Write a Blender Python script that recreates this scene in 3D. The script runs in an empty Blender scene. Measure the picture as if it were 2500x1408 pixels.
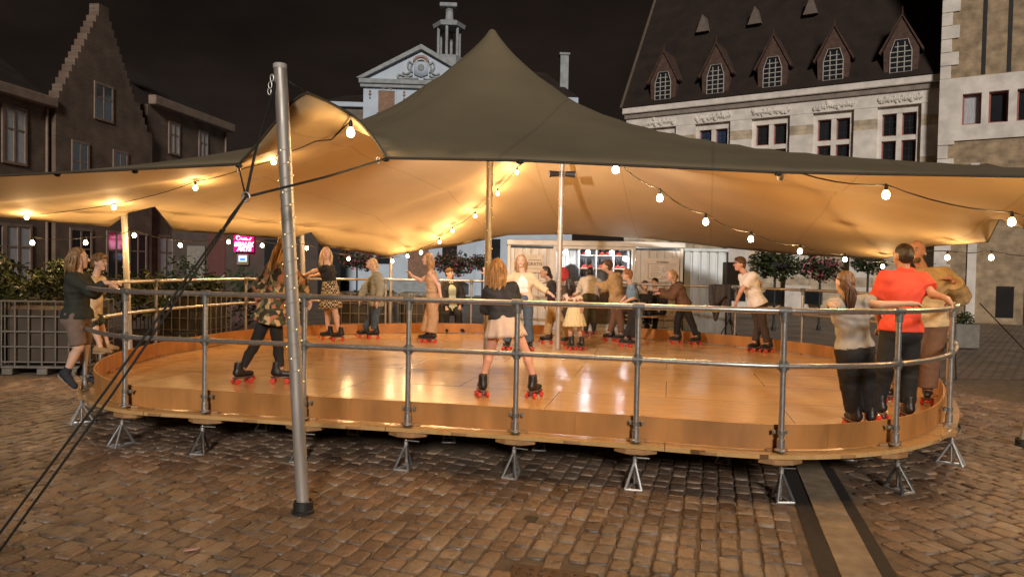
import bpy, bmesh, math, random
import numpy as np
from mathutils import Vector, Matrix
from mathutils.geometry import delaunay_2d_cdt
from mathutils.bvhtree import BVHTree
random.seed(7); RNG = np.random.default_rng(7)
scene = bpy.context.scene
COL = scene.collection
R = math.radians
V = lambda *a: np.array(a, float)

# ------------------------------------------------------------------ camera
F_PX, CAM_H, PITCH, ROLL = 1800.0, 1.8, -0.028, 0.019
_fw = V(0, math.cos(PITCH), math.sin(PITCH)); _r0 = V(1, 0, 0); _u0 = np.cross(_r0, _fw)
_ri = _r0*math.cos(ROLL) + _u0*math.sin(ROLL); _up = -_r0*math.sin(ROLL) + _u0*math.cos(ROLL)
def ray(px, py): return _fw + _ri*((px-1250)/F_PX) - _up*((py-704)/F_PX)
def at(px, py, Y):                      # survey helper: point of the view ray at depth Y
    d = ray(px, py); return d*(Y/d[1]) + V(0, 0, CAM_H)
def atz(px, py, z):
    d = ray(px, py); return d*((z-CAM_H)/d[2]) + V(0, 0, CAM_H)
cam_d = bpy.data.cameras.new("camera"); cam = bpy.data.objects.new("camera", cam_d); COL.objects.link(cam)
cam_d.sensor_width = 36; cam_d.lens = 36*F_PX/2500; cam_d.clip_end = 900; cam_d.clip_start = .05
cam.matrix_world = Matrix(((_ri[0], _up[0], -_fw[0], 0), (_ri[1], _up[1], -_fw[1], 0), (_ri[2], _up[2], -_fw[2], CAM_H), (0, 0, 0, 1)))
scene.camera = cam

# ------------------------------------------------------------------ materials
_M = {}
def _nt(name):
    m = bpy.data.materials.new(name); m.use_nodes = True; nt = m.node_tree
    return m, nt, nt.nodes["Principled BSDF"]
def N(nt, t, **kw):
    n = nt.nodes.new(t)
    for k, v in kw.items():
        if k in ('ins',):
            for a, b in v.items(): n.inputs[a].default_value = b
        else: setattr(n, k, v)
    return n
def mat(name, col, rough=.6, metal=0., var=.18, vs=6., bump=0., bs=60., stretch=None, coat=0., spec=.5, rvar=0.):
    if name in _M: return _M[name]
    m, nt, b = _nt(name); L = nt.links
    tc = N(nt, 'ShaderNodeTexCoord'); mp = N(nt, 'ShaderNodeMapping')
    L.new(tc.outputs['Object'], mp.inputs[0])
    if stretch: mp.inputs['Scale'].default_value = stretch
    n1 = N(nt, 'ShaderNodeTexNoise', ins={'Scale': vs, 'Detail': 6.}); L.new(mp.outputs[0], n1.inputs['Vector'])
    mr = N(nt, 'ShaderNodeMapRange', ins={'From Min': .3, 'From Max': .7, 'To Min': 1-var, 'To Max': 1+var}); L.new(n1.outputs[0], mr.inputs[0])
    mx = N(nt, 'ShaderNodeMix', data_type='RGBA', blend_type='MULTIPLY'); mx.inputs[0].default_value = 1
    mx.inputs['A'].default_value = (*col, 1); L.new(mr.outputs[0], mx.inputs['B']); L.new(mx.outputs['Result'], b.inputs['Base Color'])
    b.inputs['Roughness'].default_value = rough; b.inputs['Metallic'].default_value = metal
    b.inputs['Specular IOR Level'].default_value = spec
    if coat: b.inputs['Coat Weight'].default_value = coat; b.inputs['Coat Roughness'].default_value = .12
    if rvar:
        n3 = N(nt, 'ShaderNodeTexNoise', ins={'Scale': vs*2.3, 'Detail': 4.}); L.new(mp.outputs[0], n3.inputs['Vector'])
        m3 = N(nt, 'ShaderNodeMapRange', ins={'From Min': .3, 'From Max': .7, 'To Min': max(.03, rough-rvar), 'To Max': rough+rvar}); L.new(n3.outputs[0], m3.inputs[0]); L.new(m3.outputs[0], b.inputs['Roughness'])
    if bump:
        n2 = N(nt, 'ShaderNodeTexNoise', ins={'Scale': bs, 'Detail': 5.}); L.new(mp.outputs[0], n2.inputs['Vector'])
        bp = N(nt, 'ShaderNodeBump', ins={'Strength': bump, 'Distance': .01}); L.new(n2.outputs[0], bp.inputs['Height']); L.new(bp.outputs[0], b.inputs['Normal'])
    _M[name] = m; return m
def emis(name, col, s):
    if name in _M: return _M[name]
    m, nt, b = _nt(name); b.inputs['Base Color'].default_value = (*col, 1); b.inputs['Roughness'].default_value = .3
    b.inputs['Emission Color'].default_value = (*col, 1); b.inputs['Emission Strength'].default_value = s
    _M[name] = m; return m
def brick(name, c1, c2, mortar, bw, bh, msize=.012, rough=.85, vert='xz', offset=.5, var=.25, vs=.8, bump=.5):
    m, nt, b = _nt(name); L = nt.links
    tc = N(nt, 'ShaderNodeTexCoord'); sp = N(nt, 'ShaderNodeSeparateXYZ'); cb = N(nt, 'ShaderNodeCombineXYZ')
    L.new(tc.outputs['Object'], sp.inputs[0])
    L.new(sp.outputs[vert[0].upper()], cb.inputs[0]); L.new(sp.outputs[vert[1].upper()], cb.inputs[1])
    br = N(nt, 'ShaderNodeTexBrick', offset=offset, ins={'Scale': 1., 'Mortar Size': msize, 'Brick Width': bw, 'Row Height': bh, 'Color1': (*c1, 1), 'Color2': (*c2, 1), 'Mortar': (*mortar, 1)})
    L.new(cb.outputs[0], br.inputs['Vector'])
    n1 = N(nt, 'ShaderNodeTexNoise', ins={'Scale': vs, 'Detail': 8.}); L.new(tc.outputs['Object'], n1.inputs['Vector'])
    mr = N(nt, 'ShaderNodeMapRange', ins={'From Min': .3, 'From Max': .7, 'To Min': 1-var, 'To Max': 1+var}); L.new(n1.outputs[0], mr.inputs[0])
    mx = N(nt, 'ShaderNodeMix', data_type='RGBA', blend_type='MULTIPLY'); mx.inputs[0].default_value = 1
    L.new(br.outputs['Color'], mx.inputs['A']); L.new(mr.outputs[0], mx.inputs['B']); L.new(mx.outputs['Result'], b.inputs['Base Color'])
    b.inputs['Roughness'].default_value = rough
    bp = N(nt, 'ShaderNodeBump', invert=True, ins={'Strength': bump, 'Distance': .02}); L.new(br.outputs['Fac'], bp.inputs['Height']); L.new(bp.outputs[0], b.inputs['Normal'])
    _M[name] = m; return m

# ------------------------------------------------------------------ mesh builder
class MB:
    def __init__(s): s.v = []; s.f = []; s.m = []
    def add(s, vs, fs, mi=0):
        o = len(s.v); s.v += [tuple(map(float, p)) for p in vs]; s.f += [tuple(i+o for i in f) for f in fs]; s.m += [mi]*len(fs); return s
    def box(s, lo, hi, mi=0, M=None):
        x0, y0, z0 = lo; x1, y1, z1 = hi
        vs = [V(x, y, z) for z in (z0, z1) for x, y in ((x0, y0), (x1, y0), (x1, y1), (x0, y1))]
        if M is not None: vs = [np.array(M @ Vector(p)) for p in vs]
        return s.add(vs, [(3, 2, 1, 0), (4, 5, 6, 7), (0, 1, 5, 4), (1, 2, 6, 5), (2, 3, 7, 6), (3, 0, 4, 7)], mi)
    def bbox(s, lo, hi, b=.01, mi=0):   # box with chamfered edges
        lo, hi = np.array(lo, float), np.array(hi, float); b = min(b, *((hi-lo)*.45))
        bm = bmesh.new(); bmesh.ops.create_cube(bm, size=1)
        for v in bm.verts: v.co = Vector((lo+hi)/2 + np.array(v.co)*(hi-lo))
        bmesh.ops.bevel(bm, geom=bm.edges[:], offset=b, segments=1, affect='EDGES')
        bm.verts.index_update(); s.add([v.co for v in bm.verts], [[v.index for v in f.verts] for f in bm.faces], mi); bm.free(); return s
    def tube(s, pts, r, n=8, mi=0, cap=True, closed=False, flat=None):
        pts = [np.array(p, float) for p in pts]; k = len(pts); rs = r if hasattr(r, '__len__') else [r]*k
        rings = []; prev = None
        for i, p in enumerate(pts):
            if closed: t = pts[(i+1) % k]-pts[i-1]
            else: t = pts[min(i+1, k-1)]-pts[max(i-1, 0)]
            t = t/(np.linalg.norm(t)+1e-9)
            if prev is None:
                a = V(0, 0, 1) if abs(t[2]) < .9 else V(1, 0, 0)
                u = np.cross(a, t)
            else: u = prev - t*(prev@t)
            u = u/(np.linalg.norm(u)+1e-9); w = np.cross(t, u); prev = u
            fa = flat or 1
            rings.append([p+rs[i]*(u*math.cos(2*math.pi*q/n)+w*fa*math.sin(2*math.pi*q/n)) for q in range(n)])
        vs = [q for rg in rings for q in rg]; fs = []
        for i in range(k if closed else k-1):
            a, b2 = i*n, ((i+1) % k)*n
            fs += [(a+q, a+(q+1) % n, b2+(q+1) % n, b2+q) for q in range(n)]
        if cap and not closed: fs += [tuple(range(n))[::-1], tuple((k-1)*n+q for q in range(n))]
        return s.add(vs, fs, mi)
    def cyl(s, a, b, r, n=12, mi=0, r2=None): return s.tube([a, b], [r, r if r2 is None else r2], n, mi)
    def lathe(s, c, prof, n=16, mi=0):
        vs = [V(c[0]+r*math.cos(2*math.pi*q/n), c[1]+r*math.sin(2*math.pi*q/n), c[2]+z) for r, z in prof for q in range(n)]
        fs = [(i*n+q, i*n+(q+1) % n, (i+1)*n+(q+1) % n, (i+1)*n+q) for i in range(len(prof)-1) for q in range(n)]
        fs += [tuple(range(n))[::-1], tuple((len(prof)-1)*n+q for q in range(n))]
        return s.add(vs, fs, mi)
    def ball(s, c, r, n=10, mi=0, sc=(1, 1, 1), ax=None):
        pr = [(math.sin(math.pi*i/n), -math.cos(math.pi*i/n)) for i in range(n+1)]; pr[0] = (.02, -1); pr[-1] = (.02, 1)
        m = n+2; vs = []
        for a, z in pr:
            for q in range(m):
                p = V(a*math.cos(2*math.pi*q/m)*sc[0], a*math.sin(2*math.pi*q/m)*sc[1], z*sc[2])*r
                if ax is not None: p = ax[0]*p[0]+ax[1]*p[1]+ax[2]*p[2]
                vs.append(p+np.array(c, float))
        fs = [(i*m+q, i*m+(q+1) % m, (i+1)*m+(q+1) % m, (i+1)*m+q) for i in range(n) for q in range(m)]
        return s.add(vs, fs, mi)
    def prism(s, poly, z0, z1, mi=0, f=None):   # polygon (x,y) extruded; f maps (x,y,z)
        n = len(poly); g = f or (lambda x, y, z: (x, y, z))
        vs = [g(x, y, z0) for x, y in poly]+[g(x, y, z1) for x, y in poly]
        return s.add(vs, [tuple(range(n))[::-1], tuple(range(n, 2*n))]+[(i, (i+1) % n, n+(i+1) % n, n+i) for i in range(n)], mi)
    def grid(s, P, mi=0, cu=False):       # P[i][j] points
        a, b = len(P), len(P[0]); vs = [p for r_ in P for p in r_]
        return s.add(vs, [(i*b+j, i*b+(j+1) % b, (i+1)*b+(j+1) % b, (i+1)*b+j) for i in range(a-1) for j in range(b if cu else b-1)], mi)
    def split(s, name, mats, parent=None, **kw):     # one object per connected piece
        n = len(s.v); p = list(range(n))
        def fd(i):
            while p[i] != i: p[i] = p[p[i]]; i = p[i]
            return i
        for f in s.f:
            for q in f[1:]: p[fd(q)] = fd(f[0])
        gr = {}
        for f, m_ in zip(s.f, s.m): gr.setdefault(fd(f[0]), []).append((f, m_))
        out = []
        for fs in gr.values():
            ids = sorted({i for f, _ in fs for i in f}); mp_ = {i: k for k, i in enumerate(ids)}; b = MB()
            b.v = [s.v[i] for i in ids]; b.f = [tuple(mp_[i] for i in f) for f, _ in fs]; b.m = [m_ for _, m_ in fs]; out.append(b.build(name, mats, parent, **kw))
        return out
    def build(s, name, mats, parent=None, loc=None, smooth=False, rotz=0):
        me = bpy.data.meshes.new(name); me.from_pydata(s.v, [], s.f)
        mats = mats if isinstance(mats, (list, tuple)) else [mats]
        for m in mats: me.materials.append(m)
        if len(mats) > 1: me.polygons.foreach_set('material_index', s.m)
        if smooth: me.polygons.foreach_set('use_smooth', [True]*len(me.polygons))
        me.update(); o = bpy.data.objects.new(name, me); COL.objects.link(o)
        if parent: o.parent = parent
        if loc is not None: o.location = loc
        if rotz: o.rotation_euler = (0, 0, rotz)
        return o
def tag(o, label=None, cat=None, group=None, kind=None):
    for k, v in (('label', label), ('category', cat), ('group', group), ('kind', kind)):
        if v: o[k] = v
    return o
def thing(name, label, cat, loc=(0, 0, 0), rotz=0, group=None):
    o = bpy.data.objects.new(name, None); COL.objects.link(o); o.location = loc; o.rotation_euler = (0, 0, rotz); o.empty_display_size = .1
    return tag(o, label, cat, group)
def dup(root, loc, rotz=0, label=None, group=None, scale=None):
    def cp(o, par):
        c = o.copy(); COL.objects.link(c); c.parent = par
        for ch in list(o.children): cp(ch, c)
        return c
    c = cp(root, root.parent); c.location = loc; c.rotation_euler = (0, 0, rotz)
    if scale: c.scale = scale
    return tag(c, label, None, group)
def weighted(o, ang=40):
    me = o.data; me.polygons.foreach_set('use_smooth', [True]*len(me.polygons)); me.update()
    me.set_sharp_from_angle(angle=R(ang)); return o
def text(name, s, size, mt, parent, loc, rot, ext=.004, align='CENTER', shear=0, off=0):
    c = bpy.data.curves.new(name, 'FONT'); c.body = s; c.size = size; c.extrude = ext; c.align_x = align; c.align_y = 'CENTER'; c.shear = shear; c.offset = off
    c.materials.append(mt); o = bpy.data.objects.new(name, c); COL.objects.link(o); bpy.context.view_layer.update()
    me = bpy.data.meshes.new_from_object(o.evaluated_get(bpy.context.evaluated_depsgraph_get())); bpy.data.objects.remove(o)
    o = bpy.data.objects.new(name, me); COL.objects.link(o); o.parent = parent; o.location = loc; o.rotation_euler = rot; return o
def catmull(P, n, closed=True):
    P = [np.array(p, float) for p in P]; k = len(P); out = []
    for i in range(k if closed else k-1):
        g = lambda j: P[j % k] if closed else P[min(max(j, 0), k-1)]
        p0, p1, p2, p3 = g(i-1), g(i), g(i+1), g(i+2)
        for q in range(n):
            t = q/n; out.append(.5*((2*p1)+(-p0+p2)*t+(2*p0-5*p1+4*p2-p3)*t*t+(-p0+3*p1-3*p2+p3)*t**3))
    if not closed: out.append(P[-1])
    return out
def foliage(mb, clumps, n, leaf, mi=(0,), rng=random, droop=.0):
    for _ in range(n):
        c, r = rng.choice(clumps); d = V(rng.gauss(0, 1), rng.gauss(0, 1), rng.gauss(0, 1)); d /= np.linalg.norm(d)
        rr = rng.random()**.45; p = np.array(c)+d*np.array(r)*rr
        a = V(rng.gauss(0, 1), rng.gauss(0, 1), rng.gauss(0, .7)-droop); a /= np.linalg.norm(a)
        b = np.cross(a, V(rng.gauss(0, 1), rng.gauss(0, 1), rng.gauss(0, 1))); b /= np.linalg.norm(b); s = leaf*(.6+.8*rng.random())
        nn = np.cross(a, b)*s*.12
        mb.add([p-a*s*.5, p+b*s*.25+nn, p+a*s*.5, p-b*s*.25+nn], [(0, 1, 2), (0, 2, 3)], rng.choice(mi))

# ------------------------------------------------------------------ world, sun, view
w = bpy.data.worlds.new("World"); scene.world = w; w.use_nodes = True; nt = w.node_tree; bg = nt.nodes['Background']
SUN_DIR = Vector((-.06, .9, -.33)).normalized()
sky = N(nt, 'ShaderNodeTexSky'); sky.sky_type = 'NISHITA'; sky.sun_disc = False; sky.sun_elevation = R(-9); sky.sun_rotation = math.atan2(-SUN_DIR.x, -SUN_DIR.y)
mxw = N(nt, 'ShaderNodeMix', data_type='RGBA', blend_type='ADD'); mxw.inputs[0].default_value = 1
nt.links.new(sky.outputs[0], mxw.inputs['A']); 
tcw = N(nt, 'ShaderNodeTexCoord'); spw = N(nt, 'ShaderNodeSeparateXYZ'); nt.links.new(tcw.outputs['Generated'], spw.inputs[0])
rw = N(nt, 'ShaderNodeMapRange', ins={'From Min': 0., 'From Max': .45}); nt.links.new(spw.outputs['Z'], rw.inputs[0])
crw = N(nt, 'ShaderNodeValToRGB'); crw.color_ramp.elements[0].color = (.30, .21, .16, 1); crw.color_ramp.elements[1].color = (.075, .05, .046, 1); nt.links.new(rw.outputs[0], crw.inputs[0])
nw = N(nt, 'ShaderNodeTexNoise', ins={'Scale': 2.4, 'Detail': 7., 'Roughness': .6}); mpw = N(nt, 'ShaderNodeMapping'); mpw.inputs['Scale'].default_value = (1, 1, 2.4); nt.links.new(tcw.outputs['Generated'], mpw.inputs[0]); nt.links.new(mpw.outputs[0], nw.inputs['Vector'])
rw2 = N(nt, 'ShaderNodeMapRange', ins={'From Min': .35, 'From Max': .7, 'To Min': .7, 'To Max': 1.6}); nt.links.new(nw.outputs[0], rw2.inputs[0])
mw2 = N(nt, 'ShaderNodeMix', data_type='RGBA', blend_type='MULTIPLY'); mw2.inputs[0].default_value = 1; nt.links.new(crw.outputs[0], mw2.inputs['A']); nt.links.new(rw2.outputs[0], mw2.inputs['B']); nt.links.new(mw2.outputs['Result'], mxw.inputs['B'])
nt.links.new(mxw.outputs['Result'], bg.inputs[0]); bg.inputs[1].default_value = .07
sd = bpy.data.lights.new('night_glow', 'SUN'); sd.energy = 2.35; sd.angle = R(9); sd.color = (1, .90, .79)
so = bpy.data.objects.new('night_glow', sd); COL.objects.link(so); so.rotation_euler = SUN_DIR.to_track_quat('-Z', 'Y').to_euler()
scene.view_settings.view_transform = 'Standard'; scene.view_settings.look = 'None'; scene.view_settings.exposure = 0; scene.view_settings.gamma = 1
scene.render.engine = 'CYCLES'; cy = scene.cycles; cy.use_denoising = True; cy.max_bounces = 6; cy.diffuse_bounces = 3; cy.glossy_bounces = 3; cy.transmission_bounces = 3
cy.sample_clamp_indirect = 4; cy.caustics_reflective = False; cy.caustics_refractive = False; cy.use_light_tree = True
# ================================================================== GROUND
FLOOR = .36
ga = V(.9641, -.2655); gg = V(.2655, .9641)            # across / along the paving courses
def grid_pt(u, v): return ga*u + gg*v
mortar = mat('mortar', (.17, .125, .085), .95, var=.35, vs=9, bump=.8, bs=160)
cob_far = brick('cobble_far', (.28, .2, .14), (.19, .14, .1), (.1, .075, .055), .2, .135, .02, .6, 'xy', var=.4, vs=1.2, bump=.9)
m, nt_, b_ = _nt('cobble'); L_ = nt_.links
geo = N(nt_, 'ShaderNodeNewGeometry'); ramp = N(nt_, 'ShaderNodeValToRGB')
cr = ramp.color_ramp; cr.elements[0].color = (.12, .08, .058, 1); cr.elements[1].color = (.31, .225, .16, 1)
for p_, c_ in ((.25, (.195, .132, .092)), (.5, (.245, .16, .108)), (.62, (.155, .112, .088)), (.8, (.215, .165, .125))):
    e_ = cr.elements.new(p_); e_.color = (*c_, 1)
L_.new(geo.outputs['Random Per Island'], ramp.inputs[0])
tc_ = N(nt_, 'ShaderNodeTexCoord'); nz = N(nt_, 'ShaderNodeTexNoise', ins={'Scale': 14., 'Detail': 8., 'Roughness': .7}); L_.new(tc_.outputs['Object'], nz.inputs['Vector'])
mr_ = N(nt_, 'ShaderNodeMapRange', ins={'From Min': .3, 'From Max': .7, 'To Min': .6, 'To Max': 1.35}); L_.new(nz.outputs[0], mr_.inputs[0])
mx_ = N(nt_, 'ShaderNodeMix', data_type='RGBA', blend_type='MULTIPLY'); mx_.inputs[0].default_value = 1
nzl = N(nt_, 'ShaderNodeTexNoise', ins={'Scale': .9, 'Detail': 5., 'Distortion': .6}); L_.new(tc_.outputs['Object'], nzl.inputs['Vector'])
mrl = N(nt_, 'ShaderNodeMapRange', ins={'From Min': .35, 'From Max': .65, 'To Min': .68, 'To Max': 1.25}); L_.new(nzl.outputs[0], mrl.inputs[0])
mml = N(nt_, 'ShaderNodeMath', operation='MULTIPLY'); L_.new(mr_.outputs[0], mml.inputs[0]); L_.new(mrl.outputs[0], mml.inputs[1])
L_.new(ramp.outputs[0], mx_.inputs['A']); L_.new(mml.outputs[0], mx_.inputs['B']); L_.new(mx_.outputs['Result'], b_.inputs['Base Color'])
mr2 = N(nt_, 'ShaderNodeMapRange', ins={'From Min': .3, 'From Max': .7, 'To Min': .2, 'To Max': .55}); L_.new(nz.outputs[0], mr2.inputs[0]); L_.new(mr2.outputs[0], b_.inputs['Roughness'])
nz2 = N(nt_, 'ShaderNodeTexNoise', ins={'Scale': 60., 'Detail': 6.}); L_.new(tc_.outputs['Object'], nz2.inputs['Vector'])
bp_ = N(nt_, 'ShaderNodeBump', ins={'Strength': .8, 'Distance': .008}); L_.new(nz2.outputs[0], bp_.inputs['Height']); L_.new(bp_.outputs[0], b_.inputs['Normal'])
cobble = m

mb = MB(); mb.box((-300, -300, -.4), (300, 300, -.009)); o = mb.build('ground', [mortar]); tag(o, kind='structure')
# far paving sheet in the same course direction, with a hole-free sheet starting behind the near stones
mb = MB(); mb.add([(-120, 13.0, 0), (120, 13.0, 0), (120, 140, 0), (-120, 140, 0)], [(0, 1, 2, 3)])
o = mb.build('square_paving', [cob_far]); o.location = (0, 0, -.003); tag(o, kind='structure')

def stones(name, A, G, wu, lv, keep, gap=.011):
    us = np.arange(-75, 75)*wu; vs_, fs_ = [], []
    ang = [R(a) for a in (0, 24, 45, 66, 90, 114, 135, 156, 180, 204, 225, 246, 270, 294, 315, 336)]
    for u in us:
        off = random.random()*lv; v = 0.5+off
        while v < 15.5:
            ln = lv*(.72+.56*random.random()); c = A*(u+random.gauss(0, .003))+G*(v+ln/2)
            if keep(c[0], c[1], u):
                hx, hy = (wu-gap*(.6+random.random()))/2, (ln-gap*(.6+random.random()))/2
                zt = random.gauss(.0, .0035); tx, ty = random.gauss(0, .025), random.gauss(0, .025); rt = random.gauss(0, .03)
                o0 = len(vs_); jit = [1+random.gauss(0, .03) for _ in ang]
                for sc, z in ((1.02, -.02), (1., -.004), (.955, .0025), (.8, .005), (.4, .006)):
                    for a, j in zip(ang, jit):
                        ca, sa = math.cos(a), math.sin(a); e = .36
                        x = hx*sc*j*math.copysign(abs(ca)**e, ca); y = hy*sc*j*math.copysign(abs(sa)**e, sa)
                        x, y = x-y*rt, y+x*rt
                        p = c+A*x+G*y; vs_.append((p[0], p[1], z+zt+tx*x+ty*y+(random.gauss(0, .0012) if sc < .95 else 0)))
                n = len(ang)
                for r_ in range(4):
                    for q in range(n): fs_.append((o0+r_*n+q, o0+r_*n+(q+1) % n, o0+(r_+1)*n+(q+1) % n, o0+(r_+1)*n+q))
                fs_.append(tuple(o0+4*n+q for q in range(n)))
            v += ln
    mb = MB(); mb.v = vs_; mb.f = fs_; mb.m = [0]*len(fs_)
    o = mb.build(name, [cobble], smooth=True); tag(o, kind='structure'); return o
def infr(x, y): return y > 3.7 and abs(x) < .72*y+.5
def under(x, y): return ((x-.1)/4.4)**2+((y-11.2)/4.0)**2 < 1
def hole(x, y): return (abs(x-.24) < .28 and abs(y-4.18) < .26) or (abs(x-.16) < .08 and abs(y-5.26) < .1)
stones('cobblestones', ga, gg, .13, .185, lambda x, y, u: u < .57 and infr(x, y) and not under(x, y) and y < 14.2 and not hole(x, y))
ang2 = R(19.6); a2, g2 = V(math.cos(ang2), math.sin(ang2)), V(-math.sin(ang2), math.cos(ang2))
stones('cobblestones', a2, g2, .14, .2, lambda x, y, u: (x*ga[0]+y*ga[1]) > 1.17 and infr(x, y) and not under(x, y) and y < 13.5)
# drainage gutter: dark joint, pale flat stones, dark joint
asph = mat('asphalt_joint', (.028, .024, .022), .8, var=.3, vs=20, bump=.6, bs=120); pale = mat('gutter_stone', (.30, .235, .165), .7, var=.3, vs=7, bump=.5, bs=70)
mb = MB()
for u0, u1, mi in ((.645, .765, 0), (1.01, 1.1, 0)):
    pts = [grid_pt(u0, .5), grid_pt(u1, .5), grid_pt(u1, 14), grid_pt(u0, 14)]; mb.add([(p[0], p[1], -.004) for p in pts], [(0, 1, 2, 3)], mi)
v = .5
while v < 13:
    ln = .9+.3*random.random(); c0 = [(.772, v+.004), (1.004, v+.004), (1.004+random.gauss(0, .006), v+ln-.004), (.772, v+ln-.004)]
    z0 = random.gauss(0, .002)
    pts = [grid_pt(*p) for p in c0]; mb.prism([(p[0], p[1]) for p in pts], -.03, .004+z0, 1); v += ln
o = mb.build('gutter', [asph, pale]); tag(o, kind='structure')
# small things lying in the paving
iron = mat('cast_iron', (.09, .055, .04), .55, .6, var=.3, vs=30, bump=.4, bs=90)
mb = MB(); mb.bbox((-.26, -.2, -.03), (.26, .2, .006), .006)
for i in range(7):
    for j in range(5): mb.lathe((-.2+i*.067, -.14+j*.07, .006), [(.016, 0), (.014, .006), (.004, .009)], 8)
o = mb.build('drain_cover', iron, loc=(.24, 4.18, 0), rotz=R(-15.4)); tag(o, 'rusty studded iron drain cover set in the foreground cobbles', 'drain cover')
mb = MB(); mb.bbox((-.055, -.08, -.03), (.055, .08, -.004), .01); o = mb.build('paving_stone', mat('dark_stone', (.03, .022, .018), .7, bump=.5), loc=(.16, 5.26, 0), rotz=R(-15)); tag(o, 'single dark sunken paving stone in the middle foreground', 'paving stone')
mb = MB(); pts = [(-.05, -.012), (-.02, -.02), (.03, -.016), (.05, 0), (.03, .016), (-.03, .018)]; mb.prism(pts, 0, .004, f=lambda x, y, z: (x, y, z+.25*x*x*20*.1+.02*abs(y)))
o = mb.build('paper_scrap', mat('pink_paper', (.6, .35, .33), .8), loc=(-1.96, 4.54, .012), rotz=.4); tag(o, 'small pinkish paper scrap on the cobbles at lower left', 'litter')

# ================================================================== RINK
CT = [(-4.72, 8.05), (-3.85, 7.15), (-2.9, 6.9), (-1.9, 6.68), (-.92, 6.5), (.04, 6.3), (1.04, 6.05), (2.17, 5.8), (3.26, 6.1), (4.25, 7.0), (5.2, 8.6), (5.75, 10.3), (5.65, 12.0), (5.25, 13.2), (4.3, 14.5), (2.8, 15.7), (.5, 16.1), (-1.3, 16.1), (-2.7, 15.7), (-4.15, 14.8), (-5.0, 13.5), (-5.3, 12.2), (-5.45, 10.8), (-5.3, 9.4)]
OUT = np.array(catmull(CT, 12)); NO = len(OUT)
_t = np.roll(OUT, -1, 0)-np.roll(OUT, 1, 0); _t /= np.linalg.norm(_t, axis=1)[:, None]
INW = np.stack([-_t[:, 1], _t[:, 0]], 1)               # inward normal (outline is counter-clockwise)
def inset(d): return OUT+INW*d
def near_i(x, y): return int(np.argmin(((OUT-V(x, y))**2).sum(1)))
gap0, gap1 = near_i(.95, 16), near_i(2.6, 15.8)        # entrance, indices run ccw: gap1 < gap0
def in_gap(i): return gap1 < i % NO < gap0

m, nt_, b_ = _nt('rink_plywood'); L_ = nt_.links
tc_ = N(nt_, 'ShaderNodeTexCoord'); mp_ = N(nt_, 'ShaderNodeMapping'); mp_.inputs['Rotation'].default_value = (0, 0, R(12)); L_.new(tc_.outputs['Object'], mp_.inputs[0])
br_ = N(nt_, 'ShaderNodeTexBrick', ins={'Scale': 1., 'Mortar Size': .005, 'Mortar Smooth': .3, 'Brick Width': 2.44, 'Row Height': 1.22, 'Color1': (.62, .395, .17, 1), 'Color2': (.54, .33, .135, 1), 'Mortar': (.14, .075, .035, 1)}); L_.new(mp_.outputs[0], br_.inputs['Vector'])
mp2 = N(nt_, 'ShaderNodeMapping'); mp2.inputs['Scale'].default_value = (1.2, 9, 1); L_.new(mp_.outputs[0], mp2.inputs[0])
g1 = N(nt_, 'ShaderNodeTexNoise', ins={'Scale': 2.2, 'Detail': 9., 'Roughness': .65, 'Distortion': .8}); L_.new(mp2.outputs[0], g1.inputs['Vector'])
r1 = N(nt_, 'ShaderNodeMapRange', ins={'From Min': .3, 'From Max': .7, 'To Min': .8, 'To Max': 1.18}); L_.new(g1.outputs[0], r1.inputs[0])
x1 = N(nt_, 'ShaderNodeMix', data_type='RGBA', blend_type='MULTIPLY'); x1.inputs[0].default_value = 1
sc1 = N(nt_, 'ShaderNodeTexNoise', ins={'Scale': 3., 'Detail': 10., 'Roughness': .75, 'Distortion': 2.5}); L_.new(tc_.outputs['Object'], sc1.inputs['Vector'])
sc2 = N(nt_, 'ShaderNodeMapRange', ins={'From Min': .55, 'From Max': .72, 'To Min': 1., 'To Max': .72}); L_.new(sc1.outputs[0], sc2.inputs[0])
sc3 = N(nt_, 'ShaderNodeMath', operation='MULTIPLY'); L_.new(r1.outputs[0], sc3.inputs[0]); L_.new(sc2.outputs[0], sc3.inputs[1])
L_.new(br_.outputs[0], x1.inputs['A']); L_.new(sc3.outputs[0], x1.inputs['B']); L_.new(x1.outputs['Result'], b_.inputs['Base Color'])
g2_ = N(nt_, 'ShaderNodeTexNoise', ins={'Scale': 1.6, 'Detail': 7.}); L_.new(tc_.outputs['Object'], g2_.inputs['Vector'])
r2_ = N(nt_, 'ShaderNodeMapRange', ins={'From Min': .3, 'From Max': .7, 'To Min': .1, 'To Max': .27}); L_.new(g2_.outputs[0], r2_.inputs[0]); L_.new(r2_.outputs[0], b_.inputs['Roughness'])
b2_ = N(nt_, 'ShaderNodeBump', ins={'Strength': .12, 'Distance': .01}); L_.new(g1.outputs[0], b2_.inputs['Height']); L_.new(b2_.outputs[0], b_.inputs['Normal'])
ply_floor = m
ply = mat('toe_board_ply', (.42, .19, .055), .5, var=.28, vs=3.2, stretch=(1.2, 1.2, .35), bump=.05, rvar=.1)
pine = mat('pine_block', (.36, .2, .09), .5, var=.25, vs=8)
galv = mat('galvanised_tube', (.5, .49, .48), .36, .85, var=.14, vs=30, rvar=.1)
clampm = mat('clamp_iron', (.2, .2, .19), .55, .6, var=.2, vs=40)
alu = mat('cast_aluminium', (.62, .62, .62), .4, .7, var=.12, vs=30)
blackp = mat('black_rubber', (.02, .02, .02), .55)

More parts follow.
